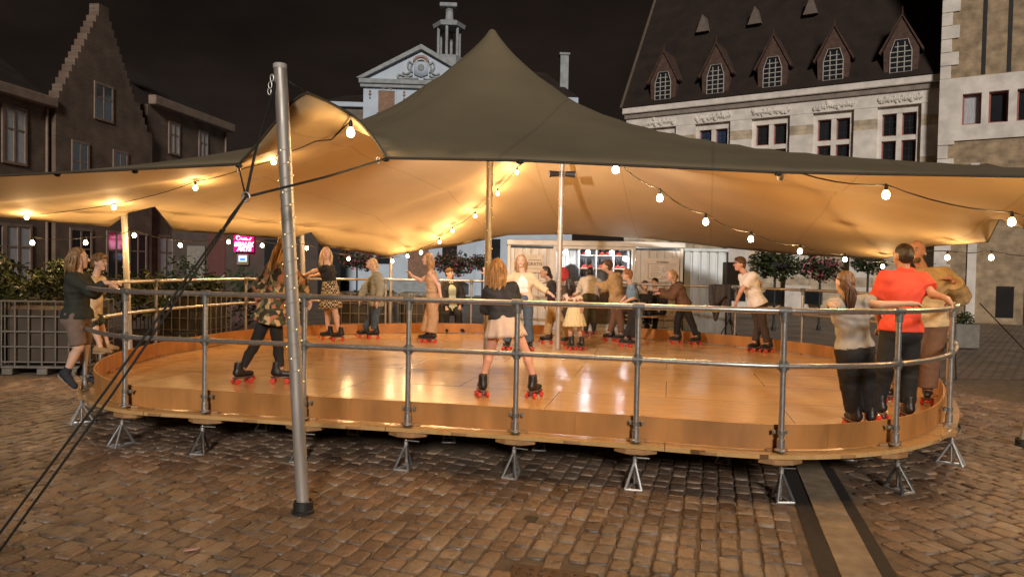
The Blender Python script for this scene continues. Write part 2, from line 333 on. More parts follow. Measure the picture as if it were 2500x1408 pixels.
rink = thing('skating_rink', 'round wooden roller skating rink with tubular railing on jack stands', 'skating rink', (0, 0, 0))
mb = MB(); n = NO
c0 = OUT.mean(0); rings = [OUT, c0+(OUT-c0)*.66, c0+(OUT-c0)*.33]
vs = [(p[0], p[1], FLOOR) for rg in rings for p in rg]+[(c0[0], c0[1], FLOOR)]
fs = [(k*n+i, k*n+(i+1) % n, (k+1)*n+(i+1) % n, (k+1)*n+i) for k in range(2) for i in range(n)]+[(2*n+i, 2*n+(i+1) % n, 3*n) for i in range(n)]
mb.add(vs, fs)
mb.add([(p[0], p[1], z) for z in (FLOOR, FLOOR-.035) for p in OUT], [(n+i, n+(i+1) % n, (i+1) % n, i) for i in range(n)])
mb.add([(p[0], p[1], FLOOR-.035) for p in OUT], [tuple(range(n))[::-1]])
mb.build('floor', ply_floor, rink)
# toe board panels between seams
seams = [near_i(*p) for p in ((2.8, 15.7), (4.3, 14.5), (5.5, 12.6), (5.72, 10.0), (4.7, 7.7), (2.6, 5.9), (.5, 6.2), (-1.5, 6.6), (-3.3, 7.0), (-4.9, 8.5), (-5.42, 10.5), (-5.1, 13.2), (-3.9, 15.0), (-2, 15.95))]+[gap0]
i0 = gap1; order = sorted([(s-i0) % NO for s in seams if (s-i0) % NO <= 0 or True])
stops = sorted(set([0]+[NO-((s-gap0) % NO) if False else (s-gap0) % NO for s in seams]+[(gap1-gap0) % NO]))
OI, OO = inset(.155), inset(.135)
for a, b in zip(stops[:-1], stops[1:]):
    mb = MB(); idx = [(gap0+k) % NO for k in range(a, b+1)]; k = len(idx)
    sh = lambda A, j: A[idx[j]] if 0 < j < k-1 else A[idx[j]]+(A[idx[1 if j == 0 else k-2]]-A[idx[j]])*.012
    z0, z1 = FLOOR+.012, FLOOR+.215
    P = []
    for j in range(k):
        pi, po = sh(OI, j), sh(OO, j); P.append([(po[0], po[1], z0), (po[0], po[1], z1), (pi[0], pi[1], z1), (pi[0], pi[1], z0)])
    mb.grid(P, cu=True); mb.add(P[0], [(3, 2, 1, 0)]); mb.add(P[-1], [(0, 1, 2, 3)])
    mb.build('toe_board', ply, rink)
# posts, pads, rails
POSTS = [(-3.79, 7.12), (-2.9, 6.9), (-1.9, 6.68), (-.92, 6.5), (.04, 6.3), (1.04, 6.05), (2.17, 5.8), (3.26, 6.1), (4.25, 7.0), (5.28, 8.8), (5.74, 10.5), (5.62, 12.0), (5.25, 13.2), (4.42, 14.4), (-.9, 16.1), (-2.7, 15.7), (-4.15, 14.8), (-4.93, 13.6), (-5.38, 11.2), (-5.3, 9.4), (-4.66, 8.1)]
pidx = [near_i(*p) for p in POSTS]+[gap0, gap1]
RZ, MZ = FLOOR+1.14, FLOOR+.70
POST = inset(.05)
for i in pidx:
    p = POST[i]; t3 = V(*_t[i], 0); n3 = V(*INW[i], 0); P3 = V(p[0], p[1], 0)
    mb = MB(); mb.cyl(P3+V(0, 0, FLOOR+.03), P3+V(0, 0, RZ-.02), .0235, 12)
    mb.lathe(P3+V(0, 0, FLOOR+.022), [(.05, 0), (.05, .012), (.032, .02), (.031, .1), (.0245, .105)], 12)
    po = weighted(mb.build('rail_post', galv, rink))
    mb = MB(); mb.cyl(P3+t3*-.05+V(0, 0, RZ), P3+t3*.05+V(0, 0, RZ), .0335, 12); mb.cyl(P3+V(0, 0, RZ-.09), P3+V(0, 0, RZ), .032, 12)
    weighted(mb.build('clamp', clampm, po)); mb = MB()
    mb.cyl(P3+t3*-.04+V(0, 0, MZ), P3+t3*.04+V(0, 0, MZ), .032, 12); mb.cyl(P3+V(0, 0, MZ-.045), P3+V(0, 0, MZ+.045), .031, 12)
    if not (i in (gap0, gap1)):
        weighted(mb.build('clamp', clampm, po)); mb = MB()
        mb.cyl(P3+V(0, 0, FLOOR+.15), P3+V(0, 0, FLOOR+.185), .031, 12)
        for s in (-1, 1): mb.box(*(lambda a: (a-V(.012, .012, .014), a+V(.012, .012, .014)))(P3+t3*s*.05+n3*.03+V(0, 0, FLOOR+.168))); mb.cyl(P3+t3*s*.05+V(0, 0, FLOOR+.168), P3+t3*s*.05+n3*.075+V(0, 0, FLOOR+.168), .006, 6)
    weighted(mb.build('clamp', clampm, po))
    mb = MB(); oc = [(.19*math.cos(R(22.5+45*q)), .13*math.sin(R(22.5+45*q))) for q in range(8)]
    mp3 = lambda x, y, z: tuple(P3+t3*x-n3*(y-.05)+V(0, 0, z))
    mb.prism(oc, FLOOR-.075, FLOOR-.037, f=mp3); mb.prism([(x*.6, y*.6-.02) for x, y in oc], FLOOR-.1, FLOOR-.0755, f=mp3)
    mb.prism([(x*.5, y*.5-.05) for x, y in oc], FLOOR+.0015, FLOOR+.024, f=mp3)
    mb.build('support_pad', pine, rink)
mb = MB()
for k in range(NO):
    if not in_gap(k) and k % 12 == 6:
        p = OUT[k]; t3 = V(*_t[k], 0); n3 = V(*INW[k], 0); P3 = V(p[0], p[1], 0)
        mb.prism([(.07*math.cos(R(a)), .02*math.sin(R(a))+.002) for a in range(0, 181, 30)], FLOOR-.03, FLOOR-.008, f=lambda x, y, z: tuple(P3+t3*x-n3*y+V(0, 0, z)))
mb.split('edge_block', pine, rink)
run = [(gap0+k) % NO for k in range((gap1-gap0) % NO+1)]
for nm, z, r_ in (('handrail', RZ, .0245), ('mid_rail', MZ, .0225)):
    mb = MB(); mb.tube([(POST[i][0], POST[i][1], z) for i in run], r_, 12); mb.build(nm, galv, rink, smooth=True)
# entrance deck to the kiosk
mb = MB(); mb.bbox((.9, 16.0, FLOOR-.05), (2.75, 17.38, FLOOR-.004), .006); o = mb.build('entrance_deck', ply_floor); tag(o, 'plywood deck bridging the rink gap and the shoe kiosk', 'deck')
# jack stands
def jack():
    r0 = thing('jack_stand', 'x', 'jack stand', group='jack stands under the rink')
    mb = MB(); b3 = [V(.125*math.sin(R(a)), -.125*math.cos(R(a)), 0) for a in (-32, 32, 180)]; ap = V(0, 0, .225)
    for i in range(3):
        a, b = b3[i], b3[(i+1) % 3]
        for q in (a, b): mb.tube([q+V(0, 0, .004), ap+(q-ap)*.08], [.014, .011], 8)
        mb.tube([a+V(0, 0, .009), b+V(0, 0, .009)], .012, 8)
    mb.cyl((0, 0, .2), (0, 0, .24), .018, 10); mb.build('tripod', alu, r0)
    mb = MB(); mb.cyl((0, 0, .03), (0, 0, .262), .0095, 8); mb.lathe((0, 0, .24), [(.02, 0), (.02, .014)], 6); mb.build('screw', galv, r0)
    mb = MB(); mb.cyl((.01, 0, .25), (.12, .015, .245), .0055, 6); mb.build('handle', galv, r0); return r0
jk = jack(); first = True
NTH = ['leftmost at the front', 'second from the left at the front', 'third from the left, behind the tent pole', 'left of centre at the front', 'centre at the front', 'right of centre at the front', 'largest, beside the pale gutter', 'at the front right bend', 'far right edge']
for q, i in enumerate(pidx):
    p = inset(.02)[i]; rz = math.atan2(_t[i][1], _t[i][0])+random.gauss(0, .12)
    if p[1] > 13 and abs(p[0]) < 4.5: continue
    lb = f'aluminium tripod jack stand under the rink edge, {NTH[q]}' if q < 9 else ('aluminium jack stand under the rink edge beside the climbing children' if q == 20 else 'aluminium jack stand under the far side of the rink edge')
    if first: jk.location = (p[0], p[1], 0); jk.rotation_euler = (0, 0, rz); jk['label'] = lb; first = False
    else: dup(jk, (p[0], p[1], 0), rz, lb)
for px, py in ((650, 1048), (872, 1057), (1097, 1076), (1318, 1095), (1560, 1112), (1772, 1128), (2060, 1118)):
    p = atz(px, py, 0); dup(jk, (p[0], p[1], 0), R(-15)+random.gauss(0, .2), 'dim aluminium jack stand in the shade deeper beneath the rink floor')

# ================================================================== TENT
mz = lambda px, py, Y: at(px, py, Y)
FL, FR, CO = mz(583, 401, 5.95), mz(942, 386, 5.75), mz(748, 226, 5.32)
BT = [FR, mz(1270, 392, 5.68), mz(1900, 421, 5.6), mz(2500, 431, 5.52), V(6.6, 5.3, 2.5), V(7.3, 6.9, 2.45), V(6.3, 8.0, 2.42), mz(2500, 556, 8.5), mz(2440, 533, 9.0), mz(2412, 590, 9.35), mz(2270, 600, 11.4), mz(2155, 631, 13.8),
      mz(1960, 622, 15.4), mz(1790, 606, 16.4), mz(1600, 583, 17.0), mz(1400, 571, 17.2), mz(1240, 573, 17.1), mz(1120, 598, 17.0), mz(1000, 614, 16.9), mz(945, 627, 16.8), mz(870, 614, 16.5), mz(785, 601, 16.1), mz(760, 566, 15.1), mz(725, 577, 15.3), mz(690, 583, 15.6), mz(560, 572, 14.8), mz(425, 562, 13.9), mz(378, 503, 12.3), mz(316, 518, 12.35), mz(268, 553, 12.9), mz(0, 530, 12.4),
      V(-10.6, 11.9, 2.6), V(-10.2, 8.4, 2.5), mz(0, 429, 7.1), FL]
def edge(a, b, sag, n):
    d = b-a; ln = np.linalg.norm(d[:2]); nrm = V(-d[1], d[0], 0)/(ln+1e-9)
    return [a+d*(k/n)+nrm*sag*ln*4*(k/n)*(1-k/n) for k in range(n)]
BD = []
for k in range(len(BT)):
    a, b = BT[k], BT[(k+1) % len(BT)]
    if k == len(BT)-1:
        FE1 = catmull([FL, mz(624, 357, 5.82), mz(671, 300, 5.62), mz(714, 250, 5.42), CO], 4, False)[:-1]; FE2 = catmull([CO, mz(790, 244, 5.5), mz(832, 266, 5.66), mz(872, 292, 5.78), mz(918, 346, 5.84), FR], 4, False)[:-1]; BD += FE1+FE2
    else:
        ln = np.linalg.norm((b-a)[:2]); BD += edge(a, b, .0, max(1, int(ln/.3)))
BD = np.array(BD); nb = len(BD)
def inside(P, poly):
    x, y = P[:, 0], P[:, 1]; c = np.zeros(len(P), bool); j = len(poly)-1
    for i in range(len(poly)):
        xi, yi, xj, yj = *poly[i], *poly[j]
        c ^= ((yi > y) != (yj > y)) & (x < (xj-xi)*(y-yi)/(yj-yi+1e-12)+xi); j = i
    return c
PK = [(V(-.3, 9.06), 4.70), (V(.85, 13.1), 4.62)]
g = .19; gx, gy = np.meshgrid(np.arange(-11, 8, g), np.arange(5, 17.6, g*.866)); gx = gx+(np.arange(gy.shape[0]) % 2)[:, None]*g/2
IP = np.stack([gx.ravel(), gy.ravel()], 1); IP = IP[inside(IP, BD[:, :2])]
dmin = np.array([np.min(((BD[:, :2]-p)**2).sum(1)) for p in IP])**.5; IP = IP[dmin > .15]
for c, _ in PK: IP = IP[((IP-c)**2).sum(1) > .97**2]
ex, exz, rr_ = [], [], [(0, 0), (.04, .025), (.09, .1), (.19, .22), (.3, .335), (.43, .455), (.63, .63), (.86, .79)]
for c, zp in PK:
    for r_, dz in rr_:
        for q in range(1 if r_ == 0 else 16): ex.append(c+V(math.cos(q*math.pi/8+r_*3), math.sin(q*math.pi/8+r_*3))*r_); exz.append(zp-dz)
PINS = [(5.35, 7.25, 2.93), (4.75, 7.45, 2.94), (4.1, 7.7, 2.97), (3.45, 7.95, 3.02), (2.8, 8.2, 3.09)]
for a_, b2_, c2_ in PINS:
    ex.append(V(a_, b2_)); exz.append(c2_); IP = IP[((IP-V(a_, b2_))**2).sum(1) > .13**2]
pts2 = np.concatenate([BD[:, :2], np.array(ex), IP])
vo, eo, fo, ov, oe, of = delaunay_2d_cdt([Vector(p) for p in pts2], [(i, (i+1) % nb) for i in range(nb)], [], 1, 1e-5)
NV = len(vo); TX = np.array([list(p) for p in vo]); Z = np.full(NV, np.nan)
for i, src in enumerate(ov):
    for s in src:
        if s >= nb+len(ex)-len(PINS) and s < nb+len(ex): Z[i] = exz[s-nb]; continue
        if s < nb: Z[i] = BD[s][2]
        elif s < nb+len(ex): Z[i] = exz[s-nb]
nbr = [set() for _ in range(NV)]
for f in fo:
    for q in range(3): nbr[f[q]].add(f[(q+1) % 3]); nbr[f[(q+1) % 3]].add(f[q])
free = [i for i in range(NV) if np.isnan(Z[i])]; fi = {v: k for k, v in enumerate(free)}
A = np.zeros((len(free), len(free)), np.float32); B = np.zeros(len(free), np.float32)
for k, v in enumerate(free):
    for u in nbr[v]:
        wgt = 1/max(.04, np.linalg.norm(TX[u]-TX[v])); A[k, k] += wgt
        if u in fi: A[k, fi[u]] -= wgt
        else: B[k] += wgt*Z[u]
Z[free] = np.linalg.solve(A, B)
RIDGES = [(V(-.3, 9.06), CO[:2], .10), (V(.85, 13.1), BT[8][:2], .13), (V(.85, 13.1), BT[22][:2], .10), (V(-.3, 9.06), BT[27][:2], .11), (V(-.3, 9.06), BT[31][:2], .1), (V(.85, 13.1), V(7.3, 6.9), .1), (V(-.3, 9.06), V(6.6, 5.3), .06)]
fixedm = np.zeros(NV, bool); fixedm[[i for i in range(NV) if i not in fi]] = True
bdist = np.array([np.min(((BD[:, :2]-p)**2).sum(1)) for p in TX])**.5
for a_, b2_, am in RIDGES:
    dv = b2_-a_; ll = np.linalg.norm(dv); uu = dv/ll; rel = TX-a_; tt = (rel@uu)/ll; ds = np.abs(rel@V(-uu[1], uu[0]))
    Z += np.where((tt > 0) & (tt < 1) & ~fixedm, am*np.sin(np.pi*np.clip(tt, 0, 1))**.7*np.exp(-ds/.22)*np.clip(bdist/.8, 0, 1), 0)
for c_, zp in PK:
    rl_ = TX-c_; rd_ = np.hypot(rl_[:, 0], rl_[:, 1]); th_ = np.arctan2(rl_[:, 1], rl_[:, 0])
    Z += np.where(bdist > .3, .016*np.sin(7*th_+1)*np.clip(rd_/.25, 0, 1)*np.exp(-rd_/1.6), 0)
tent_v = [(TX[i][0], TX[i][1], float(Z[i])) for i in range(NV)]
ten_out = mat('tent_cloth_outer_unlit', (.175, .14, .085), .8, var=.1, vs=1.2, bump=.04, bs=250); ten_in = mat('tent_cloth_inner', (.53, .39, .22), .72, var=.07, vs=.9, bump=.04, bs=250)  # outer side's lack of light is put into its darker cloth colour
for tm in (ten_out, ten_in):      # stitched panel seams
    tn = tm.node_tree; pb = tn.nodes['Principled BSDF']; lk = pb.inputs['Base Color'].links[0].from_socket
    tcs = N(tn, 'ShaderNodeTexCoord'); mps = N(tn, 'ShaderNodeMapping'); mps.inputs['Rotation'].default_value = (0, 0, R(15)); tn.links.new(tcs.outputs['Object'], mps.inputs[0])
    sps = N(tn, 'ShaderNodeSeparateXYZ'); tn.links.new(mps.outputs[0], sps.inputs[0]); md = N(tn, 'ShaderNodeMath', operation='PINGPONG'); md.inputs[1].default_value = .8; tn.links.new(sps.outputs['X'], md.inputs[0])
    mrs = N(tn, 'ShaderNodeMapRange', ins={'From Min': 0., 'From Max': .022, 'To Min': .8, 'To Max': 1.}); tn.links.new(md.outputs[0], mrs.inputs[0])
    mxs = N(tn, 'ShaderNodeMix', data_type='RGBA', blend_type='MULTIPLY'); mxs.inputs[0].default_value = 1; tn.links.new(lk, mxs.inputs['A']); tn.links.new(mrs.outputs[0], mxs.inputs['B']); tn.links.new(mxs.outputs['Result'], pb.inputs['Base Color'])
tent = thing('stretch_tent', 'tan stretch tent canopy, its unlit outside coloured darker, with a tall peak over the rink', 'tent')
mb = MB(); mb.v = tent_v; mb.f = [tuple(f) for f in fo]; mb.m = [0]*len(fo)
cn = mb.build('canopy', [ten_out, ten_in], tent, smooth=True)
bmx = bmesh.new(); bmx.from_mesh(cn.data); bmesh.ops.recalc_face_normals(bmx, faces=bmx.faces)
if sum(f.normal.z for f in bmx.faces) < 0: bmesh.ops.reverse_faces(bmx, faces=bmx.faces)
bmx.to_mesh(cn.data); bmx.free()
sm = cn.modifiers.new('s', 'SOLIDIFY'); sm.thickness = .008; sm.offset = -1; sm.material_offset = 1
TBVH = BVHTree.FromPolygons([Vector(p) for p in tent_v], [tuple(f) for f in fo])
mb = MB(); mb.tube(list(BD), .012, 6, closed=True); mb.build('hem', mat('tent_hem', (.06, .05, .035), .8), tent, smooth=True)
mb = MB()
for p in (FR, FL, BT[1], BT[2], mz(330, 416, 6.75), mz(140, 424, 7.0)):
    mb.ball(p+V(0, 0, -.012), .022, 6, sc=(1.5, 1.2, .8))
mb.split('webbing_loop', blackp, tent, smooth=True)

# poles -------------------------------------------------------------
pole_m = mat('pole_aluminium', (.46, .425, .39), .48, .55, var=.2, vs=14, stretch=(1, 1, .15), rvar=.12)
def pole(a, b, r, label, group='tent poles', cup=True, cap=True):
    t = thing('tent_pole', label, 'pole', tuple(a), group=group); d = np.array(b, float)-np.array(a, float)
    mb = MB(); mb.tube([V(0, 0, .01), d*.5, d], r, 20); weighted(mb.build('tube', pole_m, t))
    if cup: mb = MB(); mb.lathe((0, 0, 0), [(r*1.75, 0), (r*1.8, .02), (r*1.55, .025), (r*1.5, .085), (r*1.32, .09), (r*1.3, .03)], 20); weighted(mb.build('foot_cup', blackp, t))
    if cap: mb = MB(); mb.lathe(d, [(r*1.04, -.03), (r*1.06, 0), (r*.9, .006)], 20); weighted(mb.build('end_cap', mat('cap_grey', (.45, .42, .4), .5), t))
    return t
PA = atz(740, 1250, 0); PAT = at(684, 158, 5.22)
pole(PA, PAT, .046, 'thick leaning aluminium tent pole standing on the foreground cobbles')
pole((-.3, 9.06, FLOOR), (-.3, 9.06, 4.64), .04, 'tall centre tent pole behind the girl in the white skirt', cup=False)
pole((.83, 13.1, FLOOR), (.85, 13.1, 4.56), .043, 'centre tent pole carrying two black spotlights', cup=False)
pole((-6.47, 12.5, 0), at(303, 521, 12.5), .05, 'bright tent pole beside the boy leaning on the railing')
pole((-4.45, 15.9, 0), at(737, 572, 15.4), .05, 'tent pole behind the girl in the checked skirt')
pole((-2.8, 17.0, 0), at(955, 621, 16.85), .035, 'thin bright tent pole behind the woman in the beige jumpsuit')
pole((5.47, 7.81, 0), (6.0, 7.75, 2.62), .045, 'leaning tent pole at the right edge outside the rink')
# fairy lights wound round poles
fair = emis('fairy_led', (1, .72, .32), 3); wire = mat('fairy_wire', (.45, .4, .3), .5)
def fairy(a, b, r, t0, t1, turns, label):
    a, b = np.array(a, float), np.array(b, float); t = thing('fairy_lights', label, 'fairy lights', tuple(a), group='fairy lights on tent poles'); d = b-a
    pts = []; n = int(turns*14)
    for k in range(n+1):
        q = t0+(t1-t0)*k/n; an = 2*math.pi*turns*k/n; pts.append(d*q+V(math.cos(an), math.sin(an), 0)*(r+.004))
    mb = MB(); mb.tube(pts, .0022, 4); mb.build('wire', wire, t)
    mb = MB()
    for k in range(0, n, 6): mb.ball(pts[k]+(pts[k]-d*(t0+(t1-t0)*k/n))*.08, .0036, 4)
    mb.split('led', fair, t)
fairy(PA, PAT, .046, .3, .82, 17, 'warm fairy lights wound round the foreground tent pole')
fairy((-.3, 9.06, FLOOR), (-.3, 9.06, 4.64), .04, .3, .72, 14, 'warm fairy lights wound round the tall centre pole')
fairy((.83, 13.1, FLOOR), (.85, 13.1, 4.56), .043, .22, .66, 10, 'sparse fairy lights on the pole with spotlights')
fairy((-4.45, 15.9, 0), at(737, 572, 15.85), .05, .35, .98, 9, 'fairy lights round the pole behind the checked skirt')
fairy((-6.47, 12.5, 0), at(303, 521, 12.85), .05, .45, .98, 7, 'fairy lights round the pole beside the leaning boy')
# ropes ---------------------------------------------------------------
ropem = mat('black_rope', (.016, .014, .012), .75); RING = at(600, 481, 4.62); ANCH = atz(-30, 1362, 0)
rp = thing('guy_rope', 'black guy rope running from the foreground pole down to lower left', 'guy rope')
s1 = at(545, 560, 4.6); s0 = RING
mb = MB(); mb.tube([s0, s0+(s1-s0)*.3, s0+(s1-s0)*.62, s1], [.016, .02, .026, .019], 8, flat=.5); mb.build('ratchet_strap', mat('strap', (.03, .028, .024), .7), rp)
mb = MB()
for dx in (-.028, .028): mb.tube([s1+V(dx*.3, 0, 0), s1*.5+ANCH*.5+V(dx, 0, -.02), ANCH+V(dx*1.4, 0, 0)], .0078, 6)
mb.tube([RING, FL+V(0, 0, -.02)], .006, 6); mb.tube([RING, (RING+FR)/2+V(0, 0, -.015), FR+V(0, -.02, -.01)], .009, 6)
mb.tube([RING, at(625, 365, 5.0), PAT+V(-.02, -.02, -.12)], .0095, 6); mb.tube([PAT+V(.03, .02, -.1), CO], .008, 6)
mb.build('rope', ropem, rp, smooth=True)
mb = MB(); mb.tube([RING+V(.025*math.cos(a), 0, .03*math.sin(a)) for a in np.linspace(0, 6.28, 13)[:-1]], .006, 6, closed=True)
for c in (PAT+V(-.05, -.02, -.1), PAT+V(-.062, -.02, -.15), PAT+V(-.07, -.01, -.19), FL+V(0, 0, -.04), FR+V(-.06, 0, -.02)): mb.tube([c+V(.012*math.cos(a), 0, .026*math.sin(a)) for a in np.linspace(0, 6.28, 11)[:-1]], .0055, 5, closed=True)
mb.build('shackle', galv, rp, smooth=True)
mb = MB(); mb.cyl((ANCH[0], ANCH[1], -.1), (ANCH[0]-.05, ANCH[1], .12), .016, 8); mb.build('ground_peg', galv, rp)
rp = thing('guy_rope', 'thin dark guy rope slanting to the ground at far right', 'guy rope')
mb = MB(); mb.tube([at(2392, 740, 9.3), at(2500, 852, 9.6), at(2610, 962, 9.9)], .007, 6); mb.build('rope', ropem, rp)

# ================================================================== STRING LIGHTS
bulb_g = emis('bulb_glow', (1, .76, .42), 30); cable = mat('string_cable', (.015, .013, .012), .6); sock = mat('bulb_socket', (.02, .02, .02), .5); clear = mat('bulb_off', (.75, .75, .72), .12)
BULB_W = 21
def hit(px, py):
    d = Vector(ray(px, py)).normalized(); h_ = TBVH.ray_cast(Vector((0, 0, CAM_H)), d); return (np.array(h_[0]), h_[3]) if h_[0] is not None else (None, 0)
def string_light(label, bulbs, Y0=None, Y1=None, ends=None, off=.16, dead=(), lamp=1.0, weak={}):
    t = thing('string_lights', label, 'string lights', group='festoon bulb strings under the tent'); P = []; n = len(bulbs)
    for k, q in enumerate(bulbs):
        if len(q) == 3:
            up_ = TBVH.ray_cast(Vector((q[0], q[1], 0)), Vector((0, 0, 1)))[0]; P.append(V(q[0], q[1], min(q[2], up_.z-.115) if up_ else q[2])); continue
        h_, ds = (hit(*q) if Y0 is None else (None, 0))
        if h_ is not None:
            d = ray(*q); d /= np.linalg.norm(d); p = h_-d*.1
            for _ in range(60):
                nr = TBVH.find_nearest(Vector(p+V(0, 0, .04)))
                if np.linalg.norm(h_-p) > .45: break
                if nr[3] >= off*.85 and not (p[2] > 2.0 and TBVH.ray_cast(Vector(p), Vector((0, 0, 1)))[0] is None): break
                p = p-d*.06
            P.append(p)
        else:
            y0, y1 = (Y0, Y1) if Y0 else (15.5, 15.5); f = k/max(1, n-1); P.append(at(*q, 1/((1-f)/y0+f/y1)))
    top = [p+V(0, 0, .085) for p in P]; pts = []
    for k in range(n-1):
        for q in range(6): f = q/6; pts.append(top[k]*(1-f)+top[k+1]*f-V(0, 0, .05*4*f*(1-f)*min(1, np.linalg.norm(top[k+1]-top[k]))))
    pts.append(top[-1])
    if ends:
        if ends[0] is not None: pts.insert(0, np.array(ends[0]))
        if ends[1] is not None: pts.append(np.array(ends[1]))
    for p in pts:
        up_ = TBVH.ray_cast(Vector((p[0], p[1], .9)), Vector((0, 0, 1)))[0]
        if up_ is not None: p[2] = min(p[2], up_.z-.03)
    mb = MB(); mb.tube(pts, .0065, 5); mb.build('cable', cable, t, smooth=True)
    for k, p in enumerate(P):
        mb = MB()
        if k in dead: mb.lathe(p, [(.004, -.039), (.022, -.033), (.0315, -.012), (.0305, .006), (.02, .028), (.013, .037)], 12); bo = mb.build('bulb', clear, t, smooth=True)
        else:
            mb.lathe(p, [(.004, -.039), (.022, -.033), (.0315, -.012), (.0305, .006), (.02, .028), (.013, .037)], 12); bo = mb.build('bulb', bulb_g, t, smooth=True)
        mb = MB(); mb.lathe(p, [(.016, .034), (.017, .06), (.012, .085), (.005, .095)], 10); mb.build('socket', sock, bo, smooth=True)
        if k not in dead:
            ld = bpy.data.lights.new('bulb_light', 'POINT'); ld.energy = BULB_W*lamp*weak.get(k, 1); ld.color = (1, .62, .27); ld.shadow_soft_size = .028
            lo = bpy.data.objects.new('bulb_light', ld); COL.objects.link(lo); lo.parent = t; lo.location = tuple(p-V(0, 0, .08))
    return t
string_light('string lights crossing behind the front pole toward the left edge', [(856, 323), (668, 395), (477, 458), (278, 506), (65, 530), (-160, 540)], off=.12, weak={0: .22, 1: .7})
string_light('sagging string lights along the far left edge over the planters', [(79, 592), (209, 592), (328, 574), (440, 598), (558, 590), (640, 599), (749, 605), (851, 631), (958, 637), (995, 625)], 11.5, 16.6, lamp=.8)
string_light('string lights curving down from the front hem to the low back corner', [(1262, 420), (1215, 472), (1160, 527), (1105, 563), (1073, 590), (1028, 616)], off=.14, ends=(at(1275, 398, 5.75), at(990, 628, 16.4)))
string_light('string lights running from the front hem down past the kiosk', [(1503, 413), (1611, 483), (1723, 541), (1833, 583), (1953, 613), (2063, 633), (2155, 650)], 6.6, 13.2, ends=(at(1490, 400, 5.9), at(2240, 640, 12.5)))
string_light('upper right string lights with one unlit bulb near the hem', [(1906, 431), (2163, 475), (2470, 541), (2640, 566)], 6.1, 6.9, dead=(0,), ends=(at(1870, 418, 5.75), None))
string_light('string lights tucked just behind the front hem beneath the main peak', [(-.55, 6.75, 2.82), (.1, 6.7, 2.84), (.75, 6.65, 2.84), (1.35, 6.6, 2.8)], lamp=1.35)
string_light('short string lights behind the bald man at right', [(2313, 628), (2420, 628), (2560, 640)], 10.2, 9.6, ends=(at(2240, 612, 11), None), lamp=.8)
